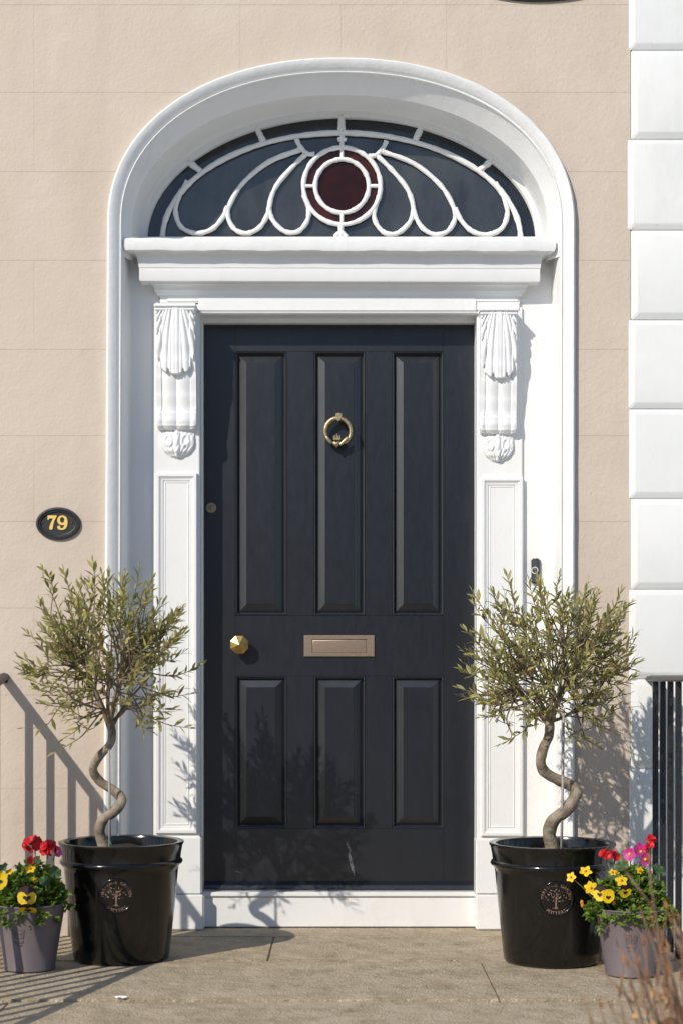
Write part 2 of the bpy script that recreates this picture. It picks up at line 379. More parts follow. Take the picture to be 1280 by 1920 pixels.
for sd in (0, -1):
    za, zb = arris[sd], outer[sd]; zs = [0 + (za.z) * i / 24 for i in range(25)]
    lean = 8 * (1 - TW / D) / S if sd == 0 else 4 * (1 - TW / D) / S
    pa = [Vector((za.x - lean * (1 - z / za.z) * .5, za.y, z)) for z in zs]; pb = [Vector((zb.x - lean * (1 - z / za.z) * (1 if sd == 0 else .6), zb.y, z)) for z in zs]
    mould(pa, pb, 'jamb_moulding')
# arch soffit: splayed outer band, deeper inner band
FZ = WZ(470, .217)             # height at which the cornice hides the change from arch to jamb
A_ = arch_pts(AX, 411, 283, 420, 2.15, TW - .004, 64, FZ - .02); B_ = arch_pts(637, 389, 249, 427, 2.1, .155, 64, FZ - .02); C_ = arch_pts(640, 372, 236, 448, 2.0, -.03, 64, FZ - .02)
for nm, p, q in (('arch_splay', A_, B_), ('arch_soffit', [v + Vector((0, 0, 0)) for v in B_], C_)):
    n = len(p); fs_ = [(i, i + 1, n + i + 1, n + i) for i in range(n - 1)]
    MB().add(p + q, fs_).build(nm, 'white_rough', dc, smooth=True, fix=False)
# jamb splays below the cornice
for sd, x_f, x_b in ((-1, WX(AX - 411, TW), WX(288, .1)), (1, WX(AX + 411, TW), WX(979, .1))):
    pr = [(x_f, -TW + .004), (x_f - sd * .005, -TW + .020), (x_f - sd * .011, -.100), (x_f - sd * .016, -.091), (x_b + sd * .001, -.088), (x_b - sd * .02, -.087)]
    vs_ = []; nz = 30
    for i in range(nz + 1):
        z = FZ * i / nz; ln = (-.006 if sd < 0 else -.003) * (1 - z / FZ)
        for x, y in pr: vs_.append((x + ln, y, z))
    n = len(pr); fs_ = [(i * n + k, i * n + k + 1, (i + 1) * n + k + 1, (i + 1) * n + k) for i in range(nz) for k in range(n - 1)]
    MB().add(vs_, fs_).build('jamb_splay', 'white_rough', dc, angle=.5)
# back board behind the pilasters and over the door, frame stops
PL0, PL1, PR0, PR1 = WX(288, .1), WX(375, .1), WX(893, .1), WX(979, .1)
TP = .10
zl = WZ(590, .105)             # underside of the lintel
bb = MB(); bb.box(-.80, PL1 - .004, -.030, .06, 0, FZ); bb.box(PR0 + .004, .80, -.030, .06, 0, FZ); bb.box(PL1 - .004, PR0 + .004, -.030, .06, zl + .004, FZ)
bb.build('back_board', 'white', dc)
dx0, dx1 = WX(383, 0), WX(888, 0); dz0, dz1 = WZ(1668, 0), WZ(609, 0)
st = MB(); st.box(PL1 - .004, dx0 - .001, -.034, .04, .12, zl + .004); st.box(dx1 + .001, PR0 + .004, -.034, .04, .12, zl + .004); st.box(dx0 - .001, dx1 + .001, -.032, .04, dz1 + .001, zl + .004)
st.build('door_frame', 'white', dc, bev=.003)
def pilaster(x0, x1, pyt, pyf0, pyf1, fx0, fx1, ply):
    zt = WZ(pyt, TP)
    p = MB().box(x0, x1, -TP, -.02, WZ(ply, TP) - .02, zt).build('pilaster', 'white', dc, bev=.003, seg=2)
    z0, z1 = WZ(pyf1, TP + .01), WZ(pyf0, TP + .01)
    fr = [(0, -.002), (0, .009), (.003, .013), (.012, .0135), (.014, .009), (.017, .009), (.019, .0065), (.026, .005), (.028, .001), (.030, .001), (.032, .004), (.034, .0045), (.036, .002)]
    vs_, fs_ = rect_loops(WX(fx0, TP + .01), WX(fx1, TP + .01), z0, z1, -TP, fr)
    MB().add(vs_, fs_).build('panel_moulding', 'white', p, angle=.5)
    MB().box(x0 - .004, x1 + .006, -TP - .008, -.02, WZ(1677, TP) + .002, WZ(ply, TP)).build('plinth', 'white', p, bev=.004, seg=2)
    MB().box(x0 - .004, x1 + .014, -TP - .016, -.02, 0.001, WZ(1677, TP)).build('plinth_base', 'white_rough', p, bev=.004, seg=2)
    return p
pl = pilaster(PL0, PL1, 570, 887, 1563, 292, 370, 1569)
pr_ = pilaster(PR0, PR1, 575, 895, 1568, 901, 980, 1573)
# entablature: tiers swept round three sides, mitred
EX0, EX1 = WX(300, TP), WX(973, TP)
def sweep3(name, prof, mat, bev=0, lump=0, nseg=60):
    """prof: [(offset, z)] from top to bottom, first and last are closed back to the board"""
    vs_ = []; fs_ = []
    path = []
    for k in range(nseg + 1): path.append(k / nseg)
    n = len(prof); cols = []
    ring = [('bl', None)] + [('f', u) for u in path] + [('br', None)]
    for kind, u in ring:
        for o, z in prof:
            if kind == 'bl': vs_.append((EX0 - o, -.028, z))
            elif kind == 'br': vs_.append((EX1 + o, -.028, z))
            else:
                x = EX0 - o + (EX1 - EX0 + 2 * o) * u
                dz = lump * (math.sin(x * 23 + z * 7) * .5 + math.sin(x * 57 + 1) * .35 + math.sin(x * 131) * .2)
                sag = -.0035 * (u - .3)
                vs_.append((x, -TP - o - dz * .4, z + dz + sag))
    m = len(ring)
    for i in range(m - 1):
        for k in range(n - 1): fs_.append((i * n + k, i * n + k + 1, (i + 1) * n + k + 1, (i + 1) * n + k))
    return MB().add(vs_, fs_).build(name, mat, dc, angle=.6)
o1, o2 = .117, .0665
zA = lambda py, o: WZ(py, TP + o)
sweep3('cornice_fascia', [(-.06, zA(447, o1)), (o1 - .006, zA(446, o1)), (o1, zA(449, o1)), (o1 + .001, zA(462, o1)), (o1 - .003, zA(469, o1)), (o1 - .012, zA(471, o1)), (o1 - .014, zA(474, o1 - .014))], 'white_rough', lump=.0022)
sweep3('cornice_cyma', [(o1 - .013, zA(473.5, o1 - .013)), (o1 - .028, zA(474.5, o1 - .028)), (o1 - .038, zA(477.5, o1 - .038)), (o1 - .043, zA(483, o1 - .043)), (o1 - .0455, zA(491, o1 - .0455)), (o1 - .046, zA(493, o1 - .046)), (o2 + .003, zA(496, o2 + .003)), (o2 + .002, zA(502, o2 + .002))], 'white', lump=.0008)
sweep3('corona', [(o2 - .01, zA(500, o2)), (o2 + .0005, zA(501, o2)), (o2 + .0005, zA(524, o2)), (o2 - .002, zA(527, o2)), (o2 - .036, zA(530, o2 - .036)), (o2 - .037, zA(533, o2 - .037)), (o2 - .040, zA(534, o2 - .040))], 'white')
sweep3('bed_moulding', [(o2 - .039, zA(533.5, o2 - .039)), (o2 - .044, zA(536, o2 - .044)), (o2 - .047, zA(540, o2 - .047)), (o2 - .048, zA(545, o2 - .048)), (o2 - .052, zA(546, o2 - .052)), (.012, zA(549, .012)), (.010, zA(552, .010)), (.002, zA(555, .002)), (.0015, zA(558, .0015))], 'white')
fz = MB().box(EX0, EX1, -TP - .003, -.02, zA(568, 0), zA(540, 0)); fz.box(PR0, EX1 - .001, -TP - .0037, -.02, zA(581, 0), zA(567, 0)); fz.build('frieze_block', 'white', dc)
ln = MB(); ln.box(WX(312, .11), WX(972, .11), -TP - .0065, -.02, zA(567, 0), zA(556, 0) + .008); ln.box(WX(372, .11), WX(893, .11), -TP - .008, -.02, zA(584, 0), zA(556, 0) + .01); ln.box(PL1 - .012, PR0 + .012, -TP - .001, -.02, zl, zA(584, 0) + .001)
ln.box(PL1 - .002, PR0 + .002, -TP - .013, -TP + .02, zA(588, .01), zA(584.5, .01)); ln.build('lintel', 'white', dc, bev=.003, seg=2)
# carved consoles (height fields with their own sides)
def console(xa, xb, ytop, parent, phase):
    """xa..xb: px edges at depth .15, ytop: px of the cap's top"""
    sh = ytop - 567
    xL, xR = WX(xa, .16), WX(xb, .16); xc_ = (xL + xR) / 2; hw = (xR - xL) / 2
    capz0, capz1 = WZ(581 + sh, .165), WZ(569 + sh, .175)
    cp = MB(); cp.box(xL - .004, xR + .004, -TP - .082, -TP + .01, capz0 + .008, capz1); cp.box(xL - .0005, xR + .0005, -TP - .076, -TP + .01, capz0 - .004, capz0 + .008)
    cp.build('console_cap', 'white_carve', parent, bev=.003, seg=2)
    NU, NV = 56, 250
    base = [(576, .118), (600, .121), (640, .117), (675, .104), (705, .088), (740, .070), (766, .058), (771, .060), (776, .068), (788, .073), (798, .066), (804, .050), (807, .026), (812, .040), (830, .050), (845, .044), (854, .026), (858, .004)]
    rows_ = []
    for j in range(NV + 1):
        y = 576 + (858 - 576) * j / NV
        d0 = interp(base, y) * .50
        if y > 804:
            v = (y - 804) / 54; w = .86 * math.sqrt(max(0, 1 - max(0, (v - .35) / .66) ** 2.2)) if v > .35 else .86
            w = max(w, .12)
        elif y > 798: w = .96
        else: w = 1.0 if y > 700 else .985
        row = []
        for i in range(NU + 1):
            u = -1 + 2 * i / NU; x = u * w; d = d0; ax = abs(u)
            if y < 768:                                      # reeded body under the leaf
                if ax < .70: d += .0065 * max(0, math.sin(math.pi * min(1, ax / .68))) ** .8 - .002
                else: d += .0015
                if .68 < ax < .74: d -= .004
            elif y < 806:                                    # roll with knuckles
                k = abs(math.sin(math.pi * min(1, ax / .70))) ** .75 if ax < .70 else .7 * abs(math.sin(math.pi * (ax - .70) / .34)) ** .75
                d += .007 * k - .003
            else:                                            # pendant leaf with two eyes
                v = (y - 806) / 52
                d -= .014 * ax ** 2.2
                d += .006 * math.exp(-(u / .13) ** 2)
                d -= .004 * math.exp(-((ax - .22) / .05) ** 2)
                e = math.hypot((ax - .50) / .9, (v - .38) * 1.25)
                d += .003 * math.cos(e * 26) * math.exp(-(e / .42) ** 2) - .006 * math.exp(-(e / .07) ** 2)
                d += .0022 * math.sin((ax * 1.4 + v) * 17) * (1 if v > .55 else .3)
            # acanthus leaf over the top
            yl = (y - 577) / 124.0
            if yl < 1.06:
                jit = .05 * math.sin(phase * 2.3 + (3.1 if u > 0 else 0))
                lobe = (2.5 * ax / (yl + .30) ** .9 + .5 * yl + jit * 3 + .25) % 1.0   # lobes fan out from the top
                cut = math.exp(-((lobe - .5) / .13) ** 2)
                if yl < .58: hwid = .99
                else: hwid = .99 * math.sqrt(max(0, 1 - ((yl - .58) / .46) ** 3.0))
                hwid -= .13 * cut * (1 if yl < .9 else .5)
                edge = (hwid - ax) / .05
                tipy = 1.0 - .07 * cut - .05 * ax
                edge = min(edge, (tipy + .03 - yl) / .02)
                m_ = max(0, min(1, edge))
                if m_ > 0:
                    rel = .013 + (.0016 * math.sin(lobe * 2 * math.pi + 1.6) - .0042 * cut) * min(1, ax / .22) * (.55 + .6 * ax)
                    rel += .0060 * math.exp(-(ax / .13) ** 2) - .0035 * math.exp(-((ax - .20) / .045) ** 2) - .004 * ax ** 3
                    rel += .022 * max(0, yl - .62) ** 1.3      # tip curls outwards
                    d += m_ * rel
            row.append((xc_ + x * hw, -TP - max(d, .001), None, d))
        rows_.append((y, row))
    vs_ = []
    for y, row in rows_:
        for x, yy, _, d in row: vs_.append((x, yy, WZ(y + sh, TP + min(.14, max(.02, d)) * .75)))
    n = NU + 1; fs_ = [(j * n + i, j * n + i + 1, (j + 1) * n + i + 1, (j + 1) * n + i) for j in range(NV) for i in range(NU)]
    # side and bottom walls back to the pilaster
    o = len(vs_)
    for j in range(NV + 1):
        for i in (0, NU): p = vs_[j * n + i]; vs_.append((p[0], -TP + .005, p[2]))
    for j in range(NV):
        fs_.append((j * n, (j + 1) * n, o + 2 * (j + 1), o + 2 * j)); fs_.append((j * n + NU, o + 2 * j + 1, o + 2 * (j + 1) + 1, (j + 1) * n + NU))
    MB().add(vs_, fs_).build('console', 'white_carve', parent, angle=.9)
console(292, 367, 567, pl, 0)
console(900, 969, 575, pr_, 1)
# threshold board below the door
th = MB(); th.box(PL1 + .0, PR0 - .0, -.055, .05, .002, WZ(1681, .05)); th.box(PL1 + .001, PR0 - .001, -.064, .05, WZ(1681, .05) + .001, dz0 - .002)
th.build('threshold_board', 'white', dc, bev=.003, seg=2)
# ------------------------------------------------------------------ fanlight
fan = thing('fanlight', 'half round fanlight with white curved glazing bars and a red roundel', 'window', (0, .03, WZ(448, 0)))
TF = -.018
def E(cx, cy, a, b, th): return (cx + a * math.cos(th), cy - b * math.sin(th))
def pane(pts, mat, dt=0.0, tilt=0):
    P = [W(x, y, TF) for x, y in pts]; cx_ = sum(p.x for p in P) / len(P)
    poly = [(p.x, p.z) for p in P]
    mb = MB(); n = len(poly); yo = -TF + .004 - dt
    v = [(x, yo + (x - cx_) * tilt, z) for x, z in poly] + [(x, yo + .004 + (x - cx_) * tilt, z) for x, z in poly]
    mb.add(v, [tuple(range(n)), tuple(range(2 * n - 1, n - 1, -1))] + [(i, i + n, (i + 1) % n + n, (i + 1) % n) for i in range(n)])
    return mb.build('glass_pane', mat, fan)
def bar(pts, r=5.6, closed=False, name='glazing_bar', n=5, lift=0):
    P = [W(x, y, TF) for x, y in pts]
    P = P if closed else smoothpath(P, n)
    rr = []
    for i, p in enumerate(P): rr.append((r * (1 + .10 * math.sin(i * 1.3 + p.x * 40) + .07 * math.sin(i * 2.7))) / S)
    return MB().tube([p + Vector((0, -.004 - lift, 0)) for p in P], rr, 10, flat=(0, 1, 0), closed=closed).build(name, 'white_rough', fan, smooth=True)
FC = (640, 450)
MB().prism([(p.x, p.z) for p in [W(*E(640, 448, 376, 240, math.pi * i / 48), TF) for i in range(49)]] + [(WX(264, 0), FZ - .03), (WX(1016, 0), FZ - .03)][::-1], -TF + .012, -TF + .05).build('backing_board', 'glass_dark', fan)
# white rim of the frame: ring between glass edge and soffit
rim_o = [W(*E(640, 448, 376, 240, math.pi * i / 64), TF) for i in range(65)]; rim_i = [W(*E(640, 450, 365, 229, math.pi * i / 64), TF) for i in range(65)]
n = 65; vs_ = []
for h, src in ((0, rim_o), (.016, rim_o), (.016, rim_i), (0.006, rim_i), (-.008, rim_i)):
    q = [p.copy() for p in src]
    if src is rim_i and h < .01: q = [p.lerp(W(640, 450, TF), .006) for p in q]
    vs_ += [(p.x, -TF - h + .002, p.z) for p in q]
fs_ = [(j * n + i, j * n + i + 1, (j + 1) * n + i + 1, (j + 1) * n + i) for j in range(4) for i in range(n - 1)]
MB().add(vs_, fs_).build('frame', 'white_rough', fan, angle=.7)
sill = MB().box(WX(268, 0), WX(1012, 0), TF * 0 - .02, .06, FZ - .03, WZ(446, 0)); sill.build('bottom_rail', 'white_rough', fan, bev=.004)
cuts = [math.pi, math.radians(141), math.radians(115.5), math.radians(90), math.radians(66), math.radians(40), 0]
for k in range(6):
    a, b = cuts[k], cuts[k + 1]
    arc = [a + (b - a) * i / 14 for i in range(15)]
    pane([E(640, 450, 368, 232, x) for x in arc] + [E(640, 450, 333, 197, x) for x in arc[::-1]], 'glass_dark', tilt=(rnd.random() - .5) * .12)
bar([E(640, 450, 335, 200, math.pi * i / 40) for i in range(41)], 5.3, n=2)
for a in cuts[1:-1]:
    bar([E(640, 450, 338, 203, a), E(640, 450, 368, 232, a)], 7.0 if abs(a - math.pi / 2) < .1 else 6.0, lift=-.001)
pane([E(640, 450, 333, 198, math.pi * i / 40) for i in range(41)], 'glass', dt=-.003)
drops = [
    [(573, 290), (548, 314), (518, 350), (506, 385), (511, 412), (533, 434), (558, 435), (575, 417), (579, 395), (570, 366)],
    [(566, 281), (505, 304), (455, 345), (431, 385), (428, 408), (441, 431), (464, 438), (487, 427), (501, 405), (506, 385)],
    [(352, 340), (335, 372), (330, 400), (341, 427), (368, 438), (397, 431), (417, 410), (427, 388)]]
fills = [drops[0], drops[1], drops[2] + [(440, 360), (470, 330), (515, 300), (556, 283), (556, 265), (500, 276), (430, 305), (380, 335)][:8]]
for sd in (1, -1):
    mir = lambda pts: [((x if sd > 0 else 1280 - x), (y if sd > 0 else y + 5 * (1 - y / 900))) for x, y in pts]
    for k, d in enumerate(drops): bar(mir(d), 4.7, lift=.0006 * k)
    bar(mir([(556, 262), (563, 276), (576, 289), (590, 290)]), 4.6, lift=.002)
    bar(mir([(563, 276), (560, 284)]), 4.6, lift=.0025)
    for k, d in enumerate(fills):
        sm = [(p.x, p.y) for p in smoothpath([Vector((x, y, 0)) for x, y in mir(d)] , 3)]
        pane(sm, 'glass', dt=.001 * (k == 0) + .0005 * (k == 1), tilt=(rnd.random() - .5) * .12)
RC = (641, 350)
ring = lambda r, n=56: [(RC[0] + r * math.cos(2 * math.pi * i / n), RC[1] + r * math.sin(2 * math.pi * i / n)) for i in range(n)]
for q in range(4):
    arc = [math.pi / 2 * (q + i / 12) for i in range(13)]
    pane([(RC[0] + 71 * math.cos(a), RC[1] + 71 * math.sin(a)) for a in arc] + [(RC[0] + 50 * math.cos(a), RC[1] + 50 * math.sin(a)) for a in arc[::-1]], 'glass_ring', dt=.004, tilt=(q - 1.5) * .02)
pane(ring(50), 'glass_red', dt=.0045)
bar(ring(72), 4.5, closed=True, lift=.004); bar(ring(50), 4.5, closed=True, lift=.004)
for dx, dy in ((1, 0), (-1, 0), (0, 1), (0, -1)): bar([(RC[0] + dx * 48, RC[1] + dy * 48), (RC[0] + dx * 74, RC[1] + dy * 74)], 3.6, lift=.004)
bar([(641, 280), (641, 262), (641, 246)], 4.6, lift=.003); bar([(633, 264), (641, 262), (649, 264)], 4.2, lift=.005)
bar([(639, 424), (639, 438), (639, 447)], 5.5, lift=.003); bar([(628, 446), (639, 437), (650, 446)], 5, lift=.004)
# ------------------------------------------------------------------ door
door = thing('front_door', 'glossy navy black six panel front door with brass fittings', 'door', (0, 0, dz0))
px_st = [383, 441, 537.5, 588, 684.5, 734.5, 831, 888]
X = [WX(p, 0) for p in px_st]; X[0] = dx0; X[-1] = dx1
ZT, ZU0, ZU1, ZB0, ZB1 = dz1, WZ(659, 0), WZ(1154, 0), WZ(1267.5, 0), WZ(1553, 0)
MB().box(dx0 + .001, dx1 - .001, .028, .045, dz0 + .002, ZT - .002).build('core_board', 'black', door)
bvl = .0005
def board(x0, x1, z0, z1, nm, y=0.0): MB().box(x0 + .0002, x1 - .0002, y, .03, z0 + .0002, z1 - .0002).build(nm, 'door', door, bev=bvl, seg=1)
board(X[0], X[1], dz0, ZT, 'stile'); board(X[6], X[7], dz0, ZT, 'stile', .0006)
for z0, z1 in ((ZU0, ZT), (ZB0, ZU1), (dz0, ZB1)): board(X[1], X[6], z0, z1, 'rail', .0004)
for z0, z1 in ((ZU1, ZU0), (ZB1, ZB0)):
    board(X[2], X[3], z0, z1, 'muntin'); board(X[4], X[5], z0, z1, 'muntin')
    for a, b in ((X[1], X[2]), (X[3], X[4]), (X[5], X[6])):
        vs_, fs_ = rect_loops(a, b, z0, z1, 0, [(-.002, -.004), (.0008, -.0008), (.0035, .0012), (.0065, -.001), (.0085, -.016), (.0110, -.0165), (.0112, -.0150), (.0420, -.0015), (.0425, -.0004)])
        MB().add(vs_, fs_).build('panel', 'door', door, angle=.25)
wb = MB(); pz = [(-.0, WZ(1652, 0)), (-.006, WZ(1654, 0)), (-.020, WZ(1660, .02)), (-.022, WZ(1664, .02)), (-.020, dz0 + .004), (.002, dz0 + .004)]
vs_ = [(x, y, z) for x in (dx0 + .004, dx1 - .004) for y, z in pz]; n = len(pz)
wb.add(vs_, [(k, k + 1, n + k + 1, n + k) for k in range(n - 1)] + [tuple(range(n)), tuple(range(n, 2 * n))]); wb.build('weather_bar', 'door', door)
# knob: eight facets to a point on a collar
kc = W(449, 1209, .045); kn = MB(); R = 18.6 * (1 - .05 / D) / S
ringv = lambda r, y: [(kc.x + r * math.cos(math.pi / 8 + i * math.pi / 4), y, kc.z + r * math.sin(math.pi / 8 + i * math.pi / 4)) for i in range(8)]
vs_ = ringv(.010, 0) + ringv(.010, -.020) + ringv(R * .8, -.030) + ringv(R, -.042) + ringv(R * .97, -.047) + [(kc.x, -.062, kc.z)]
fs_ = [(j * 8 + i, j * 8 + (i + 1) % 8, (j + 1) * 8 + (i + 1) % 8, (j + 1) * 8 + i) for j in range(4) for i in range(8)] + [(32 + i, 32 + (i + 1) % 8, 40) for i in range(8)]
MB().add(vs_, fs_).build('door_knob', 'brass', door)
rp = MB().lathe([(0, .004), (.016, .004), (.019, .002), (.020, 0)], (0, 0, 0), 32); rp.v = [(kc.x + x, -z - .0008, kc.z + y) for x, y, z in rp.v]; rp.build('knob_rose', 'brass', door, smooth=True)
# letter plate
lz0, lz1 = WZ(1231, .004), WZ(1191, .004); lx0, lx1 = WX(570, .004), WX(701, .004)
vs_, fs_ = rect_loops(lx0, lx1, lz0, lz1, 0, [(0, .0008), (0, .0045), (.002, .006), (.0255, .006), (.0262, .001)], fill=False)
# the flap opening is wider at the ends than at top and bottom
def lrect(ins): return None
lp = MB(); iz0, iz1, ix0, ix1 = WZ(1224, .004), WZ(1199, .004), WX(585, .004), WX(687, .004)
def loop4(x0, x1, z0, z1, y): return [(x0, y, z0), (x1, y, z0), (x1, y, z1), (x0, y, z1)]
L4 = [loop4(lx0, lx1, lz0, lz1, -.0008), loop4(lx0, lx1, lz0, lz1, -.005), loop4(lx0 + .002, lx1 - .002, lz0 + .002, lz1 - .002, -.0065),
      loop4(ix0 - .001, ix1 + .001, iz0 - .001, iz1 + .001, -.0065), loop4(ix0, ix1, iz0, iz1, -.0055), loop4(ix0, ix1, iz0, iz1, -.0005)]
lp.add([p for l in L4 for p in l], [(j * 4 + i, j * 4 + (i + 1) % 4, (j + 1) * 4 + (i + 1) % 4, (j + 1) * 4 + i) for j in range(5) for i in range(4)])
lpo = lp.build('letter_plate', 'satin', door)
vs_, fs_ = rect_loops(ix0 + .0012, ix1 - .0012, iz0 + .0008, iz1 - .0014, 0, [(0, .0007), (0, .0022), (.003, .0035), (.0045, .0037)])
MB().add(vs_, fs_).build('letter_flap', 'satin', lpo, angle=.3)
# lock cylinder
lc = W(396, 952, .003); ly = MB().lathe([(0, .0055), (.0085, .0055), (.009, .003), (.0125, .006), (.0175, .0055), (.0195, .003), (.02, 0)], (0, 0, 0), 32)
ly.v = [(lc.x + x, -z - .0008, lc.z + y) for x, y, z in ly.v]; lk = ly.build('lock_cylinder', 'dark_metal', door, smooth=True)
MB().box(lc.x - .001, lc.x + .001, -.0072, -.0055, lc.z - .006, lc.z + .005).build('keyhole', 'black', lk)
# ring knocker: two hands holding a crowned heart
kt = .030; K = lambda zx, zy, t=kt: W(580 + zx * .09375, 740 + zy * .09375, t)
kn = thing('door_knocker', 'x', 'x'); bpy.data.objects.remove(kn)
ringp = []; rr = []
cxk, cyk = 571, 735
for i in range(33):
    a = math.radians(-62 + i * (360 - 56) / 32 + 180 - 0) # open at the bottom
    a = math.radians(118 + (304) * i / 32)
    x = cxk + 258 * math.cos(a); y = cyk + 268 * math.sin(a)
    ringp.append(K(x, y)); u = abs(i - 16) / 16; rr.append((.0086 - .0022 * u ** 2) * .98)
kr = MB().tube(ringp, rr, 12).build('knocker_ring', 'pale_brass', door, smooth=True)
tag(kr, label='aged brass ring of two hands holding a crowned heart')
hm = MB()
shp = [(528, 375), (580, 368), (645, 375), (655, 430), (640, 490), (582, 548), (530, 490), (520, 430)]
hm.prism([(K(x, y).x, K(x, y).z) for x, y in shp], -kt - .010, -.0008); hm.build('knocker_mount', 'pale_brass', kr, bev=.002, seg=2)
hp = []
for i in range(28):
    a = 2 * math.pi * i / 28; hx = 16 * math.sin(a) ** 3; hy = 13 * math.cos(a) - 5 * math.cos(2 * a) - 2 * math.cos(3 * a) - math.cos(4 * a)
    hp.append((540 + hx * 5.6, 985 - hy * 5.4))
ht = MB(); ctr = K(540, 975, kt + .014)
fr_ = [K(x, y, kt + .003) for x, y in hp]; mid = [K(540 + (x - 540) * .72, 980 + (y - 980) * .72, kt + .011) for x, y in hp]; bk = [K(x, y, kt - .008) for x, y in hp]
ht.add(bk + fr_ + mid + [ctr], [(j * 28 + i, j * 28 + (i + 1) % 28, (j + 1) * 28 + (i + 1) % 28, (j + 1) * 28 + i) for j in range(2) for i in range(28)] + [(56 + i, 56 + (i + 1) % 28, 84) for i in range(28)])
ht.build('heart', 'pale_brass', kr, smooth=True)
cw = MB(); b0, b1 = K(478, 905), K(618, 815); cw.box(b0.x, b1.x, -kt - .006, -kt + .006, b0.z, b0.z + (b1.z - b0.z) * .45)
for i in range(5):
    x = 486 + i * 31; top = (822, 812, 785, 812, 822)[i]; p0 = K(x, 880, kt + .003); p1 = K(x, top, kt + .003); cw.tube([p0, p1], [.0018, .0012], 6); cw.ball(p1, .0021, 6, 4)
cw.build('crown', 'pale_brass', kr, bev=.0)
for pts in ([(330, 830), (385, 905), (450, 975)], [(770, 850), (690, 935), (600, 1010)]):
    MB().tube(smoothpath([K(x, y, kt + .004) for x, y in pts], 4), [.0052 + .0022 * math.sin(math.pi * i / 8) for i in range(9)], 10).build('hand', 'pale_brass', kr, smooth=True)
# scuff on the bottom rail
def strip(name, pts, w, mat, parent, y):
    P = [W(x, y_, 0) for x, y_ in pts]; mb = MB(); vs_ = []; fs_ = []
    for i, p in enumerate(P):
        ww = w * math.sin(math.pi * (i + .4) / (len(P) - .2)) / S; vs_ += [(p.x - ww, y, p.z), (p.x + ww, y, p.z)]
    for i in range(len(P) - 1): fs_.append((2 * i, 2 * i + 1, 2 * i + 3, 2 * i + 2))
    return mb.add(vs_, fs_).build(name, mat, parent)
M['scuff'] = pmat('bare_scuff', (.17, .165, .16), .7, col2=(.05, .05, .055), vscale=140)
for pts, w in (([(650, 1577), (651, 1583), (654, 1590), (657, 1597)], 3), ([(654, 1597), (656, 1610), (660, 1625), (664, 1642)], 3.4), ([(440, 1632), (450, 1636), (456, 1637)], 1.6), ([(662, 1556), (672, 1557), (680, 1556)], 1.6)):
    strip('paint_scuff', pts, w, 'scuff', door, -.0008)
# ------------------------------------------------------------------ doorbell on the right jamb
bx = Vector((WX(1004, .09), -.09, WZ(1071, .09)))
bell = thing('doorbell', 'slim dark grey video doorbell with pale ring on the right jamb', 'doorbell', bx)
ang = math.radians(-22); Rz = Matrix.Rotation(ang, 3, 'Z')
def bellpart(mb, nm, mat, bev=0, par=bell):
    mb.v = [tuple(bx + Rz @ Vector(v)) for v in mb.v]; return mb.build(nm, mat, par, bev=bev, seg=3, angle=.7)
bellpart(MB().box(-.0150, .0150, -.016, .030, -.046, .046), 'case', 'bell', .005)
rg = MB().tube([(.0112 * math.cos(2 * math.pi * i / 32), -.0165, .002 + .0112 * math.sin(2 * math.pi * i / 32)) for i in range(32)], .0016, 8, closed=True); bellpart(rg, 'button_ring', 'bell_ring')
bl_ = MB().ball((0, -.0155, .002), (.0085, .003, .0085), 16, 8); bellpart(bl_, 'button', 'bell')
# ------------------------------------------------------------------ house number plaque
pc = W(110, 982, TW); npq = thing('house_number_plaque', 'small black oval plaque with gold number 79 on the beige wall', 'sign', pc)
kk = (1 - TW / D) / S
def oval(a, b, n=56): return [(a * math.cos(2 * math.pi * i / n), b * math.sin(2 * math.pi * i / n)) for i in range(n)]
pp = [(41.5, 30.5, -.004), (41.5, 30.5, .008), (40, 29, .0125), (37.5, 26.5, .013), (36, 25, .0095), (35, 24, .0092), (34, 23, .0115), (32.8, 21.8, .0105), (32, 21, .0065), (0.5, .3, .0062)]
vs_ = []; n = 56
for a, b, h in pp: vs_ += [(pc.x + x * kk, -TW - h, pc.z + y * kk) for x, y in oval(a, b)]
MB().add(vs_, [(j * n + i, j * n + (i + 1) % n, (j + 1) * n + (i + 1) % n, (j + 1) * n + i) for j in range(len(pp) - 1) for i in range(n)]).build('oval_plate', 'plaque', npq, angle=.6)
def q8(x, y): return (pc.x + ((40 + x / 8) - 110) * kk, pc.z - ((920 + y / 8) - 982) * kk)
seven = [(404, 375), (541, 375), (541, 392), (508, 455), (492, 510), (484, 560), (480, 580), (462, 592), (443, 590), (430, 575), (432, 545), (452, 490), (486, 422), (444, 420), (428, 428), (421, 445), (404, 440)]
MB().prism([q8(x, y) for x, y in seven], -TW - .0095, -TW - .0055).build('digit_seven', 'gold', npq, bev=.0004)
# nine: ring plus tail, as one variable-width stroke in plan
nine_o = [(625 + 76 * math.cos(a), 448 + 73 * math.sin(a)) for a in [2 * math.pi * i / 32 for i in range(32)]]
nine_i = [(624 + 33 * math.cos(a), 443 + 43 * math.sin(a)) for a in [2 * math.pi * i / 32 for i in range(32)]]
mb9 = MB(); y0, y1 = -TW - .0095, -TW - .0055
for src in (nine_o, nine_i):
    pass
vs_ = [(q8(*p)[0], y0, q8(*p)[1]) for p in nine_o] + [(q8(*p)[0], y0, q8(*p)[1]) for p in nine_i] + [(q8(*p)[0], y1, q8(*p)[1]) for p in nine_o] + [(q8(*p)[0], y1, q8(*p)[1]) for p in nine_i]
fs_ = []
for i in range(32):
    j = (i + 1) % 32; fs_ += [(i, j, 32 + j, 32 + i), (i, 64 + i, 64 + j, j), (32 + i, 32 + j, 96 + j, 96 + i)]
mb9.add(vs_, fs_)
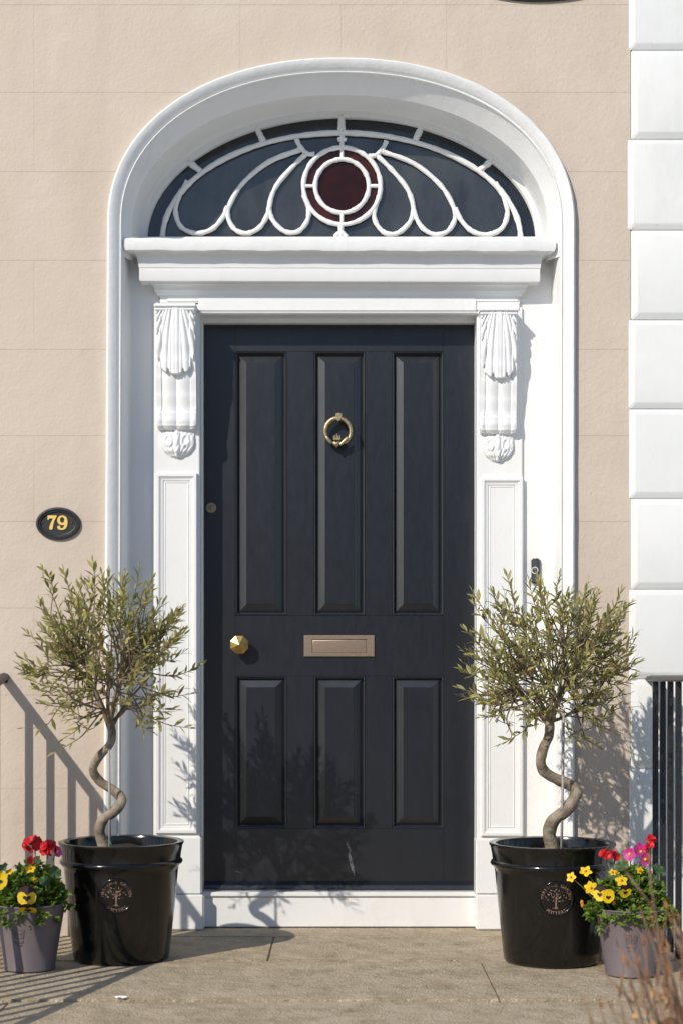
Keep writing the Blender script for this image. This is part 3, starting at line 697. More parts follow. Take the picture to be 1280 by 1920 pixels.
tail = [(655, 440), (701, 440), (705, 480), (698, 530), (680, 568), (650, 588), (612, 594), (575, 586), (552, 566), (550, 543), (566, 528), (590, 532), (598, 550), (596, 565), (616, 570), (640, 556), (654, 528), (660, 490)]
mb9.prism([q8(x, y) for x, y in tail], y0 - .0002, y1)
mb9.build('digit_nine', 'gold', npq)
for zx in (322, 765):
    x, z = q8(zx, 488); MB().ball((x, -TW - .0065, z), (.0042, .002, .0042), 10, 6).build('screw_head', 'plaque', npq, smooth=True)
# dark iron plaque whose lower edge just enters the top of the picture
ic = W(1008, -58, TW); ip = thing('wall_plate', 'dark curved iron plate cut off by the top edge above the doorway', 'plaque', ic)
vs_ = []; pp = [(165, 62, -.004), (165, 62, .010), (158, 56, .016), (140, 44, .017), (1, 1, .018)]
for a, b, h in pp: vs_ += [(ic.x + x * kk, -TW - h, ic.z + y * kk) for x, y in oval(a, b)]
MB().add(vs_, [(j * 56 + i, j * 56 + (i + 1) % 56, (j + 1) * 56 + (i + 1) % 56, (j + 1) * 56 + i) for j in range(len(pp) - 1) for i in range(56)]).build('plate', 'iron', ip, angle=.6)
MB().ball((ic.x, -TW - .02, ic.z), (.012, .008, .012), 12, 8).build('bolt', 'iron', ip, smooth=True)
# ------------------------------------------------------------------ iron railings
def railing(xr, label, zt, first, count, slope_t, k0, k1, gap):
    r = thing('railing', label, 'railing', (xr, -TW, 0), 'iron railings along the two sides of the steps')
    hz = lambda t: zt - k0 * (t - TW) if t <= slope_t else zt - k0 * (slope_t - TW) - k1 * (t - slope_t)
    end = slope_t + (zt - k0 + .30) / k1 * .72
    ts = [TW - .01, .5, 1.0, slope_t - .04, slope_t + .04, 1.8, 2.2, end]
    mb = MB(); vs_ = []; hwid, th_ = .021, .012
    for t in ts:
        z = hz(t)
        for dx, dz in ((-hwid, 0), (-hwid * .7, th_ * .9), (0, th_ * 1.3), (hwid * .7, th_ * .9), (hwid, 0), (hwid * .8, -.006), (-hwid * .8, -.006)): vs_.append((xr + dx, -t, z + dz - .012))
    n = 7; fs_ = [(i * n + k, i * n + (k + 1) % n, (i + 1) * n + (k + 1) % n, (i + 1) * n + k) for i in range(len(ts) - 1) for k in range(n)] + [tuple(range(n)), tuple(range((len(ts) - 1) * n, len(ts) * n))]
    mb.add(vs_, fs_).build('handrail', 'iron', r)
    for i in range(count):
        t = first + i * gap
        if t > end - .05: break
        foot = 0 if t < LT else -.18 * (int((t - LT) / .30) + 1)
        b = MB(); h = .0095
        b.box(xr - h, xr + h, -t - h, -t + h, max(foot, STREET) - .004, hz(t) - .016); b.build('baluster', 'iron', r, bev=.0025, seg=2)
    MB().box(xr - .014, xr + .014, -TW - .005, -TW + .01, zt - .034, zt - .019).build('wall_bracket', 'iron', r, bev=.003)
    return r
railing(WX(8, TW), 'black iron handrail and bars at the left picture edge beside the flowerpot', WZ(1262, TW) - .002, TW + .115, 24, 1.36, .18, .47, .098)
railing(WX(1219, TW) + .0, 'black iron railing bars against the white wall at the right edge', WZ(1268, TW), TW + .085, 17, 1.36, 0, .60, .13)
# ------------------------------------------------------------------ big black pots
def pot_r(z): return .158 + (.188 - .158) * min(1, z / .305)
def big_pot(pxc, t, label, seed, emb_px, emb_py):
    c = Vector((WX(pxc, t), -t, 0.0)); p = thing('planter_pot', label, 'plant pot', c, 'black glazed pots flanking the door')
    H = .383
    prof = [(.0, .004), (.150, .0), (.156, .004), (.158, .012), (.173, .155), (.186, .290), (.188, .303), (.1975, .311), (.201, .317), (.1985, .324), (.194, .328), (.1955, .345), (.2005, H - .012), (.205, H - .004), (.2045, H), (.199, H + .002), (.184, H - .001), (.181, H - .008), (.178, .33), (.160, .1)]
    MB().lathe(prof, c, 96).build('pot_body', 'glaze', p, angle=.9)
    sv = []; rs_ = random.Random(seed); rings = 7; n = 28
    for j in range(rings):
        for i in range(n):
            a = 2 * math.pi * i / n; rr_ = .179 * j / (rings - 1); sv.append((c.x + rr_ * math.cos(a), c.y + rr_ * math.sin(a), .350 + rs_.uniform(-.005, .008)))
    MB().add(sv, [(j * n + i, j * n + (i + 1) % n, (j + 1) * n + (i + 1) % n, (j + 1) * n + i) for j in range(rings - 1) for i in range(n)]).build('soil', 'soil', p, smooth=True)
    # emblem on the front
    et = t + .17; ez = WZ(emb_py, et); ex = WX(emb_px, et)
    phi0 = math.atan2(-(math.sqrt(max(0, pot_r(ez) ** 2 - (ex - c.x) ** 2))), ex - c.x)
    def wrap(u, v, e):
        r_ = pot_r(ez + v) + .0006 + e; a = phi0 + u / pot_r(ez); return (c.x + r_ * math.cos(a), c.y + r_ * math.sin(a), ez + v)
    u1 = (1 - et / D) / S
    rimv = MB(); n = 48; pr2 = [(33.5, .0), (33.5, .0022), (32, .0034), (30, .0030), (29.5, .0006)]
    vs_ = [];
    for r_, e in pr2: vs_ += [wrap(r_ * u1 * math.cos(2 * math.pi * i / n), r_ * u1 * math.sin(2 * math.pi * i / n), e) for i in range(n)]
    rimo = rimv.add(vs_, [(j * n + i, j * n + (i + 1) % n, (j + 1) * n + (i + 1) % n, (j + 1) * n + i) for j in range(4) for i in range(n)]).build('emblem_rim', 'glaze', p, smooth=True)
    def glyph(ch, ang_, rad, size, flip):
        cu = bpy.data.curves.new('g', 'FONT'); cu.body = ch; cu.size = size; cu.align_x = 'CENTER'; cu.resolution_u = 3; cu.offset = size * .012
        ob = bpy.data.objects.new('g', cu); COL.objects.link(ob)
        me = bpy.data.meshes.new_from_object(ob.evaluated_get(bpy.context.evaluated_depsgraph_get()))
        vv = []
        for v in me.vertices:
            lx, ly_ = v.co.x * .92, v.co.y - size * .35
            r_ = rad + (ly_ if not flip else -ly_); a = ang_ + ((-lx if not flip else lx) / rad)
            vv.append(wrap(r_ * math.cos(a), r_ * math.sin(a), .0009))
        MB().add(vv, [tuple(f.vertices) for f in me.polygons]).build('letter', 'copper', rimo, fix=False)
        bpy.data.objects.remove(ob); bpy.data.curves.remove(cu); bpy.data.meshes.remove(me)
    txt = 'HERITAGE GARDEN'
    for i, ch in enumerate(txt):
        if ch != ' ': glyph(ch, math.radians(176 - i * 172 / (len(txt) - 1)), 27.0 * u1, 9.6 * u1, False)
    txt = 'POTTERY'
    for i, ch in enumerate(txt): glyph(ch, math.radians(234 + i * 74 / (len(txt) - 1)), 27.0 * u1, 9.4 * u1, True)
    tr = MB(); e = .0008
    def fpoly(pts): tr.add([wrap(x * u1, y * u1, e) for x, y in pts], [tuple(range(len(pts)))])
    fpoly([(-8.5, -18.5), (-3, -16.6), (-1.6, -14), (-1.3, 2), (1.3, 2), (1.5, -14), (3, -16.8), (6.5, -18.8), (1, -17.6), (0, -20), (-2, -17.4)])
    for bx_, by_ in ((-9, 5), (9, 6), (-5, 10), (5, 10), (0, 13)):
        fpoly([(-.6, -2), (.6, -2), (bx_ + .4, by_), (bx_ - .4, by_ + .5)])
    rs_ = random.Random(5)
    for x, y in ((-19, 3), (-15, -1), (-14, 8), (-11, 12), (-9, 16), (-3.5, 15), (0, 18), (5, 16), (10, 14), (7, 10), (14, 7), (18, 3), (12, -3), (6, -4), (-5, -3), (-6, 4), (7, 3), (-9, 9), (2, 9)):
        a = rs_.uniform(0, 3.1); ll = rs_.uniform(1.9, 2.9); ww = ll * .55; ca, sa = math.cos(a), math.sin(a)
        fpoly([(x + ca * ll, y + sa * ll), (x - sa * ww, y + ca * ww), (x - ca * ll, y - sa * ll), (x + sa * ww, y - ca * ww)])
    tr.build('emblem_tree', 'copper', rimo, fix=False)
    return p
LPC, LPT = 228, .69; RPC, RPT = 1034.5, .74
big_pot(LPC, LPT, 'black glazed pot with round tree emblem left of the door', 1, 219, 1680)
big_pot(RPC, RPT, 'black glazed pot with round tree emblem right of the door', 2, 1041, 1685)
# ------------------------------------------------------------------ olive trees with corkscrew trunks
def leaf(mb, base, d, up, L, w, fold=.25, bend=.2):
    d = d.normalized(); s = d.cross(up); s = s.normalized() if s.length > 1e-5 else d.orthogonal().normalized(); u = s.cross(d).normalized()
    prof = ((0, .12), (.22, .75), (.5, 1), (.78, .62), (1, .03)); vs_ = []
    for q, ww in prof:
        c = base + d * (L * q) - u * (bend * L * q * q); e = s * (w * .5 * ww); f = u * (w * .5 * ww * fold)
        vs_ += [c - e + f, c, c + e + f]
    fs_ = []
    for i in range(4): fs_ += [(3 * i, 3 * i + 1, 3 * i + 4, 3 * i + 3), (3 * i + 1, 3 * i + 2, 3 * i + 5, 3 * i + 4)]
    mb.add(vs_, fs_)
def olive(name, label, path_px, t, rpx, cpx, crx, cry, n_tip, seed, extra, low):
    rs = random.Random(seed); k = (1 - t / D) / S
    P = []
    for i, (x, y, dt) in enumerate(path_px): P.append(W(x, y, t + dt))
    base = P[0]; tr = thing('olive_tree', label, 'tree', (base.x, base.y, .33), 'potted olive trees either side of the door')
    path = smoothpath(P, 7); n = len(path)
    rad = [rpx * k * (1.16 - .42 * i / (n - 1) + .035 * math.sin(i * .55 + seed) + .02 * math.sin(i * 1.3)) for i in range(n)]
    MB().tube(path, rad, 14).build('trunk', 'bark', tr, smooth=True)
    top = path[-1]; C = W(cpx[0], cpx[1], t + .02); rx, rz = crx * k, cry * k; ry = rx * .92
    tw = MB(); lf = MB(); yl = MB()
    mains = []
    for i in range(10):
        a = 2 * math.pi * (i + rs.uniform(-.3, .3)) / 10; el = (math.radians(rs.uniform(50, 75)) if i % 3 == 0 else math.radians(rs.uniform(8, 42)))
        d = Vector((math.cos(a) * math.cos(el), math.sin(a) * math.cos(el), math.sin(el)))
        L = rs.uniform(.42, .6)
        q = top + Vector((d.x * rx * 1.05 * L, d.y * ry * 1.05 * L, d.z * rz * 1.5 * L + .015))
        mid = top.lerp(q, .5) + Vector((rs.uniform(-.014, .014), rs.uniform(-.014, .014), rs.uniform(-.018, .012)))
        s0 = top - Vector((0, 0, rs.uniform(0, .035)))
        pth = smoothpath([s0, mid, q], 5); tw.tube(pth, [.0072 - .0045 * j / (len(pth) - 1) for j in range(len(pth))], 7)
        mains.append((q, pth))
    tips = []
    for i in range(n_tip):
        for _ in range(60):
            v = Vector((rs.gauss(0, 1), rs.gauss(0, 1), rs.gauss(0, 1))).normalized()
            if v.z < -.72: continue
            if v.z < -.15 and rs.random() > low: continue
            break
        f = rs.uniform(.52, 1.03) if rs.random() < .55 else rs.uniform(.85, 1.08)
        sc_ = 1 + .14 * math.sin(v.x * 5 + seed) * math.cos(v.y * 4 + v.z * 3 + seed)
        tips.append((C + Vector((v.x * rx, v.y * ry, v.z * rz)) * f * sc_, v))
    for px, py, dt in extra:
        p = W(px, py, t + dt); tips.append((p, (p - C).normalized()))
    for ti, (tip, v) in enumerate(tips):
        q, pth = min(mains, key=lambda m: (m[0] - tip).length + rs.random() * .10)
        start = pth[rs.randint(len(pth) // 2, len(pth) - 1)]
        L = (tip - start).length
        outd = (v + Vector((0, 0, .55))).normalized()
        mid = start.lerp(tip, .55) - outd * (L * .05) + Vector((rs.uniform(-.02, .02), rs.uniform(-.02, .02), rs.uniform(-.03, .008)))
        pre = tip - outd * min(.07, L * .35) + Vector((rs.uniform(-.006, .006), rs.uniform(-.006, .006), 0))
        sp = smoothpath([start, mid, pre, tip], 7); m = len(sp)
        tw.tube(sp, [max(.0009, .0030 * (1 - .75 * j / (m - 1))) for j in range(m)], 5, caps=False)
        # side twigs low on the shoot (bare)
        if rs.random() < .7:
            j = rs.randint(m // 4, m // 2); d2 = Vector((rs.gauss(0, 1), rs.gauss(0, 1), rs.gauss(.2, .6))).normalized()
            e = sp[j] + d2 * rs.uniform(.04, .09); tw.tube([sp[j], sp[j].lerp(e, .5) + Vector((0, 0, -.004)), e], [.0015, .0012, .0007], 4, caps=False)
            for q_ in range(rs.randint(1, 5)):
                leaf(lf, sp[j].lerp(e, .5 + .5 * q_ / 5), (d2 + Vector((rs.gauss(0, .6), rs.gauss(0, .6), rs.gauss(.2, .5)))), Vector((rs.gauss(0, .6), rs.gauss(0, .6), 1)), rs.uniform(.022, .036), rs.uniform(.005, .0085))
        llen = min(L * .75, rs.uniform(.10, .17)); acc = 0; pts = [sp[-1]]
        cnt = rs.randint(11, 17) if v.z > -.2 else rs.randint(6, 12)
        # arc length table from the tip backwards
        seg = [(sp[j], sp[j - 1]) for j in range(m - 1, 0, -1)]
        a0 = rs.random() * 6
        for q_ in range(cnt):
            s_ = llen * (q_ / cnt) ** .9; rem = s_
            for p1, p0 in seg:
                dl = (p1 - p0).length
                if rem <= dl: pos = p1.lerp(p0, rem / max(dl, 1e-6)); dr = (p1 - p0).normalized(); break
                rem -= dl
            else: continue
            a = a0 + q_ * 2.4; side = dr.orthogonal().normalized(); side = Matrix.Rotation(a, 3, dr) @ side
            open_ = .25 + .75 * min(1, s_ / .05)
            dd = dr * (1.1 - .35 * open_) + side * (.85 * open_) + Vector((0, 0, .12))
            LL = rs.uniform(.024, .047) * (.62 + .38 * min(1, s_ / .03)); ww = LL * rs.uniform(.24, .33)
            tgt = yl if rs.random() < .012 else lf
            leaf(tgt, pos, dd, dr * .6 + Vector((rs.gauss(0, .5), rs.gauss(0, .5), .8)), LL, ww, rs.uniform(.1, .5), rs.uniform(-.08, .25))
    tw.build('branches', 'twig', tr, smooth=True, fix=False)
    o = lf.build('foliage', 'leaf', tr, smooth=True, fix=False); o['kind'] = 'stuff'
    if yl.v: o = yl.build('yellowed_leaves', 'leaf_yellow', tr, smooth=True, fix=False); o['kind'] = 'stuff'
    return tr, top
lt = LPT
lpath = [(199, 1600, 0), (193, 1582, 0), (187, 1557, .01), (194, 1537, .02), (216, 1520, .02), (229, 1501, 0), (216, 1484, -.03), (188, 1465, -.02), (175, 1443, .0), (186, 1419, .02), (206, 1396, .02), (211, 1375, .0), (207, 1352, 0)]
ltree, ltop = olive('l', 'potted olive tree with thin spiral trunk on the left of the door', lpath, lt, 9.4, (208, 1232), 160, 174, 138, 11,
    [(175, 1050, 0), (235, 1072, .02), (80, 1065, -.02), (120, 1072, .05), (308, 1128, 0), (345, 1140, .03), (50, 1185, 0), (380, 1245, .02), (45, 1365, .05), (355, 1365, .04), (95, 1415, .06), (40, 1245, .03), (160, 1090, .08), (330, 1170, -.05), (75, 1320, .05), (120, 1385, .02), (330, 1330, .06), (365, 1300, 0), (290, 1375, .05), (60, 1290, -.04)], .8)
rpath = [(1037, 1606, 0), (1034, 1586, 0), (1029, 1562, .01), (1037, 1538, .02), (1060, 1520, .02), (1074, 1500, .01), (1079, 1484, -.01), (1068, 1472, -.03), (1043, 1461, -.02), (1020, 1447, 0), (1013, 1428, .02), (1018, 1403, .02), (1028, 1380, 0), (1030, 1352, 0)]
rtree, rtop = olive('r', 'potted olive tree with thick twisted trunk on the right of the door', rpath, RPT, 11.6, (1030, 1240), 168, 162, 172, 23,
    [(1048, 1080, 0), (1008, 1085, .03), (885, 1110, .02), (945, 1110, -.02), (1080, 1125, .04), (1155, 1130, 0), (1175, 1190, .03), (858, 1290, .03), (862, 1305, .0), (1190, 1270, .02), (1195, 1325, .04), (925, 1400, .06), (1085, 1395, .08), (870, 1180, .06), (1170, 1140, .03), (900, 1345, .05), (950, 1390, .03), (1150, 1370, .05), (1120, 1400, .02), (1180, 1300, -.04)], .9)
# canes and ties
for nm, x0, y0, x1, y1, t, lab in (('l', 206, 1592, 204, 1345, LPT + .028, 'thin pale cane beside the left olive trunk'), ('r', 1051, 1594, 1056, 1330, RPT + .03, 'thin pale cane beside the right olive trunk')):
    p0, p1 = W(x0, y0, t), W(x1, y1, t); p0.z = .31
    c = MB().tube([p0, p0.lerp(p1, .5) + Vector((.001, 0, 0)), p1], [.0046, .0042, .0038], 8).build('support_cane', 'cane', None, smooth=True); tag(c, lab, 'cane', 'support canes in the black pots')
tie = smoothpath([W(203, 1575, LPT + .035), W(208, 1580, LPT + .045), W(211, 1589, LPT + .04)], 4); tie[0] = tie[0]
o = MB().tube(tie, .0018, 6).build('plant_tie', 'tape', ltree, smooth=True)
# ------------------------------------------------------------------ mauve pots with spring flowers
def petal(mb, c, d, n, L, w, cup=.2, prof=((0, .25), (.3, .8), (.65, 1), (.9, .7), (1, .2)), ruff=0, ph=0):
    d = d.normalized(); n = n.normalized(); s = d.cross(n).normalized(); vs_ = []
    for i, (q, ww) in enumerate(prof):
        cc = c + d * (L * q) + n * (cup * L * q * q); e = s * (w * .5 * ww)
        r_ = n * (ruff * L * math.sin(i * 2.1 + ph))
        vs_ += [cc - e + n * (cup * .3 * w * ww) + r_, cc - r_ * .4, cc + e + n * (cup * .3 * w * ww) - r_]
    fs_ = []
    for i in range(len(prof) - 1): fs_ += [(3 * i, 3 * i + 1, 3 * i + 4, 3 * i + 3), (3 * i + 1, 3 * i + 2, 3 * i + 5, 3 * i + 4)]
    mb.add(vs_, fs_)
def frame_of(n):
    n = Vector(n).normalized(); a = n.cross(Vector((0, 0, 1))); a = a.normalized() if a.length > 1e-4 else Vector((1, 0, 0)); return n, a, n.cross(a).normalized() * -1
FRONT = Vector((-.15, -1, .25))
def star_flower(plant, c, n, R, stem_from, npet=5):      # yellow bidens
    n, a, b = frame_of(n); mb = MB(); off = rnd.random()
    for i in range(npet):
        an = 2 * math.pi * (i + off) / npet; petal(mb, c, a * math.cos(an) + b * math.sin(an), n, R * .86, R * .64, rnd.uniform(-.1, .2), ((0, .3), (.3, .75), (.6, 1), (.85, .6), (1, .12)))
    f = mb.build('flower', 'yellow', plant, smooth=True, fix=False)
    MB().ball(c + n * .002, (.0042, .0042, .0042), 8, 5).build('flower_centre', 'orange', f, smooth=True)
    MB().tube(smoothpath([stem_from, stem_from.lerp(c, .6) + Vector((0, -.004, .006)), c - n * .002], 4), .0011, 5, caps=False).build('stem', 'stem', f)
def pansy(plant, c, n, R, stem_from, upper='maroon', droop=False):
    n, a, b = frame_of(n); mb = MB(); pr = ((0, .3), (.25, .85), (.55, 1.1), (.85, .9), (1, .45))
    for an, s in ((90, 1.0), (-10, .95), (190, .95)):
        an = math.radians(an - 180 if an == 90 else an); petal(mb, c, a * math.cos(an) + b * math.sin(an), n, R * s, R * 1.15, .08, pr, .04, an)
    f = mb.build('flower', 'yellow', plant, smooth=True, fix=False)
    up = MB()
    for an in (58, 122):
        an = math.radians(an); petal(up, c - n * .002, a * math.cos(an) + b * math.sin(an), n, R * 1.12, R * 1.25, .05, pr, .03, an)
    up.build('upper_petals', upper, f, smooth=True, fix=False)
    bl = MB()
    for an in (-90, -12, 192):
        an = math.radians(an); petal(bl, c + n * .0016, a * math.cos(an) + b * math.sin(an), n, R * .40, R * .36, .1)
    bl.build('blotch', 'blotch', f, smooth=True, fix=False)
    MB().tube(smoothpath([stem_from, stem_from.lerp(c, .5) + Vector((0, .004, .012)), c - n * .003], 4), .0011, 5, caps=False).build('stem', 'stem', f)
def geranium_head(plant, c, rx, rz, nf, stem_from):
    mb = MB()
    for i in range(nf):
        v = Vector((rnd.gauss(0, 1), rnd.gauss(-.5, 1), rnd.gauss(.25, 1))).normalized(); fc = c + Vector((v.x * rx, v.y * rx * .8, v.z * rz)) * rnd.uniform(.75, 1)
        n, a, b = frame_of(v + Vector((0, -.3, .1))); off = rnd.random() * 6
        for k in range(5):
            an = off + 2 * math.pi * k / 5; petal(mb, fc, a * math.cos(an) + b * math.sin(an), n, .0135, .0145, rnd.uniform(.0, .5), ((0, .3), (.4, .9), (.75, 1), (1, .5)), .05, an)
    h = mb.build('flower_head', 'red', plant, smooth=True, fix=False)
    MB().tube(smoothpath([stem_from, stem_from.lerp(c, .5) + Vector((.004, 0, 0)), c], 4), .0022, 6).build('stem', 'stem', h)
def round_leaf(plant, c, n, R):
    n, a, b = frame_of(n); mb = MB(); vs_ = [c]; N = 26
    for r_ in (.5, 1.0):
        for i in range(N):
            an = 2 * math.pi * i / N; rr_ = R * r_ * (1 + (.06 * math.sin(an * 9) + .05 * math.sin(an * 4) if r_ == 1 else 0)); vs_.append(c + a * (rr_ * math.cos(an)) + b * (rr_ * math.sin(an)) + n * (R * .16 * r_ * math.sin(an * 5) + R * .12 * r_ * r_))
    fs_ = [(0, 1 + i, 1 + (i + 1) % N) for i in range(N)] + [(1 + i, 1 + N + i, 1 + N + (i + 1) % N, 1 + (i + 1) % N) for i in range(N)]
    mb.add(vs_, fs_).build('leaf', 'geranium_leaf', plant, smooth=True, fix=False)
def magenta_flower(plant, c, n, R, stem_from, np_=7, cup=.35):
    n, a, b = frame_of(n); mb = MB(); off = rnd.random()
    for i in range(np_):
        an = 2 * math.pi * (i + off) / np_; petal(mb, c + n * .001 * (i % 2), a * math.cos(an) + b * math.sin(an), n, R * rnd.uniform(.85, 1.05), R * .95, cup, ((0, .3), (.3, .85), (.6, 1), (.88, .8), (1, .3)), .05, an)
    f = mb.build('flower', 'magenta', plant, smooth=True, fix=False)
    MB().ball(c + n * .003, (.005, .005, .005), 8, 5).build('flower_centre', 'yellow', f, smooth=True)
    MB().tube(smoothpath([stem_from, stem_from.lerp(c, .5), c - n * .002], 4), .0018, 6).build('stem', 'stem', f)
def herb_mass(plant, cx, cy, rim_z, R, seed, bias, n_clumps, spill):
    rs = random.Random(seed); mb = MB(); stm = MB()
    for i in range(n_clumps):
        a = rs.uniform(0, 2 * math.pi); r_ = R * math.sqrt(rs.random()); x = cx + r_ * math.cos(a) * 1.12; y = cy + r_ * math.sin(a)
        top = rim_z + (.105 * (1 - (r_ / R) ** 2) + .012) * rs.uniform(.25, 1.15) + bias * (x - cx)
        if r_ > R * .8 and rs.random() < spill: top = rim_z - rs.uniform(0, .05); x += math.cos(a) * .018; y += math.sin(a) * .018
        p = Vector((x, y, top)); b0 = Vector((cx + .5 * r_ * math.cos(a), cy + .5 * r_ * math.sin(a), rim_z - .02))
        stm.tube([b0, b0.lerp(p, .6) + Vector((0, 0, .012)), p], [.0012, .001, .0007], 4, caps=False)
        out = Vector((math.cos(a) * .6, math.sin(a) * .6 - .35, .6)).normalized()
        for k in range(rs.randint(5, 9)):
            d = (out + Vector((rs.gauss(0, .8), rs.gauss(0, .8), rs.gauss(0, .55)))).normalized()
            L = rs.uniform(.015, .028); base = p - out * rs.uniform(0, .022)
            # lobed leaflet: three little blades
            upv = Vector((rs.gauss(0, .4), rs.gauss(-.4, .4), 1)); s = d.cross(upv).normalized()
            for q in (-.75, 0, .75): leaf(mb, base + d * (L * .25), d + s * q, upv, L * (1 if q == 0 else .75), L * .46, .2, rs.uniform(-.2, .4))
    stm.build('stems', 'stem', plant, fix=False)
    o = mb.build('foliage', 'herb', plant, smooth=True, fix=False); o['kind'] = 'stuff'
PH = .207
def mauve_pot(pxc, t, label, scroll):
    c = Vector((WX(pxc, t), -t, 0)); p = thing('flower_pot', label, 'flower pot', c, 'mauve metal pots of spring flowers')
    prof = [(0, .006), (.074, .006), (.078, 0), (.0805, .002), (.0808, .006), (.079, .009), (.1105, PH - .004), (.1135, PH - .003), (.1140, PH), (.1125, PH + .002), (.108, PH), (.104, PH - .02), (.08, .03)]
    MB().lathe(prof, c, 72).build('pot_body', 'mauve', p, angle=.8)
    MB().lathe([(0, PH - .018), (.104, PH - .022)], c, 32).build('soil', 'soil', p)
    # raised scrollwork on the front
    phi = math.atan2(-1, -.18 * scroll); zc = .115; rr_ = lambda z: .079 + (.1105 - .079) * z / PH
    def wr(u, v): a = phi + u / .094; r_ = rr_(zc + v) + .0003; return Vector((c.x + r_ * math.cos(a), c.y + r_ * math.sin(a), zc + v))
    sc = MB(); rs = random.Random(3)
    for row, (v0, wid) in enumerate(((.020, .020), (.008, .020), (-.004, .018), (-.017, .016), (-.027, .007))):
        for k in range(5):
            u0 = -wid + 2 * wid * (k + .5) / 5; an = rs.uniform(0, 6); rad = rs.uniform(.0025, .0045)
            pts = [wr(u0 + rad * (1 - j / 14) * math.cos(an + j * .62), v0 + rs.uniform(-.0005, .0005) + rad * (1 - j / 14) * math.sin(an + j * .62)) for j in range(10)]
            sc.tube(pts, .0013, 6)
        if row in (1, 2): sc.tube([wr(-wid + 2 * wid * j / 12, v0 + .006) for j in range(13)], .0011, 6)
    sc.build('raised_scrollwork', 'mauve', p, smooth=True)
    return c
lc_ = mauve_pot(56.5, .885, 'mauve metal pot of flowers at the left edge beside the black pot', 1)
rc_ = mauve_pot(1182, .98, 'mauve metal pot of flowers at right in front of the black pot', 1)
def bedding(name, label, cat, c): return thing(name, label, cat, (c.x, c.y, PH - .02))
# left pot
T0 = .885
soilp = lambda c, dx=0, dy=0: Vector((c.x + dx, c.y + dy, PH - .01))
hp = bedding('leafy_bedding_plant', 'fresh green leafy plant filling the left mauve pot', 'plant', lc_); herb_mass(hp, lc_.x, lc_.y, PH, .100, 31, .10, 260, .35)
gp = bedding('geranium', 'bright red geranium with round leaves in the left mauve pot', 'plant', lc_)
geranium_head(gp, W(66, 1582, T0), .033, .020, 30, soilp(lc_, .01)); geranium_head(gp, W(92, 1590, T0 + .02), .024, .020, 20, soilp(lc_, .02)); geranium_head(gp, W(62, 1611, T0 + .04), .010, .007, 3, soilp(lc_))
for x, y, r_, n in ((103, 1636, .022, (.6, -.8, .5)), (28, 1668, .021, (-.2, -1, .5)), (5, 1628, .02, (-.4, -.6, .8)), (84, 1652, .018, (.3, -.9, .5)), (70, 1615, .014, (.2, -.5, .9))): round_leaf(gp, W(x, y, T0 + .06), n, r_)
yp = bedding('bidens', 'yellow starry flowers in the left mauve pot', 'plant', lc_)
for x, y, n, r_ in ((57, 1629, (.1, -.8, .7), .021), (18, 1634, (-.2, -.5, .9), .020), (66, 1650, (.3, -.8, .4), .013), (20, 1691, (0, -.8, .2), .012), (3, 1692, (0, -.9, -.2), .012)): star_flower(yp, W(x, y, T0 + .06), n, r_, soilp(lc_, (x - 56) * .0008, -.04))
pp_ = bedding('pansy', 'yellow pansies with dark centres hanging over the left mauve pot', 'plant', lc_)
pansy(pp_, W(51, 1682, T0 + .115), (-.1, -1, .1), .031, soilp(lc_, 0, -.06)); pansy(pp_, W(-2, 1652, T0 + .08), (.2, -1, .15), .028, soilp(lc_, -.05, -.05), 'yellow'); pansy(pp_, W(53, 1705, T0 + .118), (.0, -.6, -.75), .028, soilp(lc_, .01, -.07), 'maroon')
cp_ = bedding('anemone', 'magenta flower behind the red blooms in the left mauve pot', 'plant', lc_); magenta_flower(cp_, W(106, 1597, T0 + .01), (.8, -.5, .2), .020, soilp(lc_, .03), 6)
# right pot
T1 = .98
hp = bedding('leafy_bedding_plant', 'fresh green leafy plant filling the right mauve pot', 'plant', rc_); herb_mass(hp, rc_.x, rc_.y, PH, .106, 47, -.02, 330, .5)
gp = bedding('geranium', 'small red geranium blooms on tall stems in the right mauve pot', 'plant', rc_)
geranium_head(gp, W(1135, 1603, T1), .013, .011, 6, soilp(rc_, -.04)); geranium_head(gp, W(1149, 1605, T1 - .01), .010, .010, 4, soilp(rc_, -.03)); geranium_head(gp, W(1219, 1578, T1), .011, .015, 7, soilp(rc_, .05)); geranium_head(gp, W(1216, 1590, T1 + .02), .008, .007, 3, soilp(rc_, .05))
for x, y, r_, n in ((1165, 1625, .020, (-.2, -.6, .8)), (1235, 1632, .024, (.5, -.6, .7)), (1222, 1650, .02, (.2, -.9, .6)), (1150, 1640, .018, (-.3, -.8, .6))): round_leaf(gp, W(x, y, T1 + .04), n, r_)
yp = bedding('bidens', 'yellow starry flowers leaning left out of the right mauve pot', 'plant', rc_)
for x, y, n, r_ in ((1070, 1645, (-.5, -.8, .35), .020), (1097, 1634, (-.1, -.7, .7), .024), (1107, 1665, (0, -1, .3), .026), (1164, 1651, (.1, -.9, .5), .024), (1198, 1632, (.3, -.8, .2), .014), (1147, 1636, (0, -.7, .6), .014), (1155, 1635, (.2, -.5, .8), .012)): star_flower(yp, W(x, y, T1 + .09), n, r_, soilp(rc_, (x - 1182) * .0008, -.05), 6 if x == 1107 else 5)
for x, y in ((1091, 1697), (1150, 1693), (1090, 1692)): MB().ball(W(x, y, T1 + .10), (.0055, .0055, .008), 8, 5).build('flower_bud', 'orange', yp, smooth=True)
pp_ = bedding('pansy', 'yellow and maroon pansies low in the right mauve pot', 'plant', rc_)
pansy(pp_, W(1124, 1676, T1 + .11), (-.5, -.9, .1), .022, soilp(rc_, -.04, -.05)); pansy(pp_, W(1139, 1681, T1 + .12), (.1, -1, -.1), .020, soilp(rc_, -.03, -.05), 'yellow'); pansy(pp_, W(1171, 1672, T1 + .11), (.3, -.8, -.3), .020, soilp(rc_, 0, -.06))
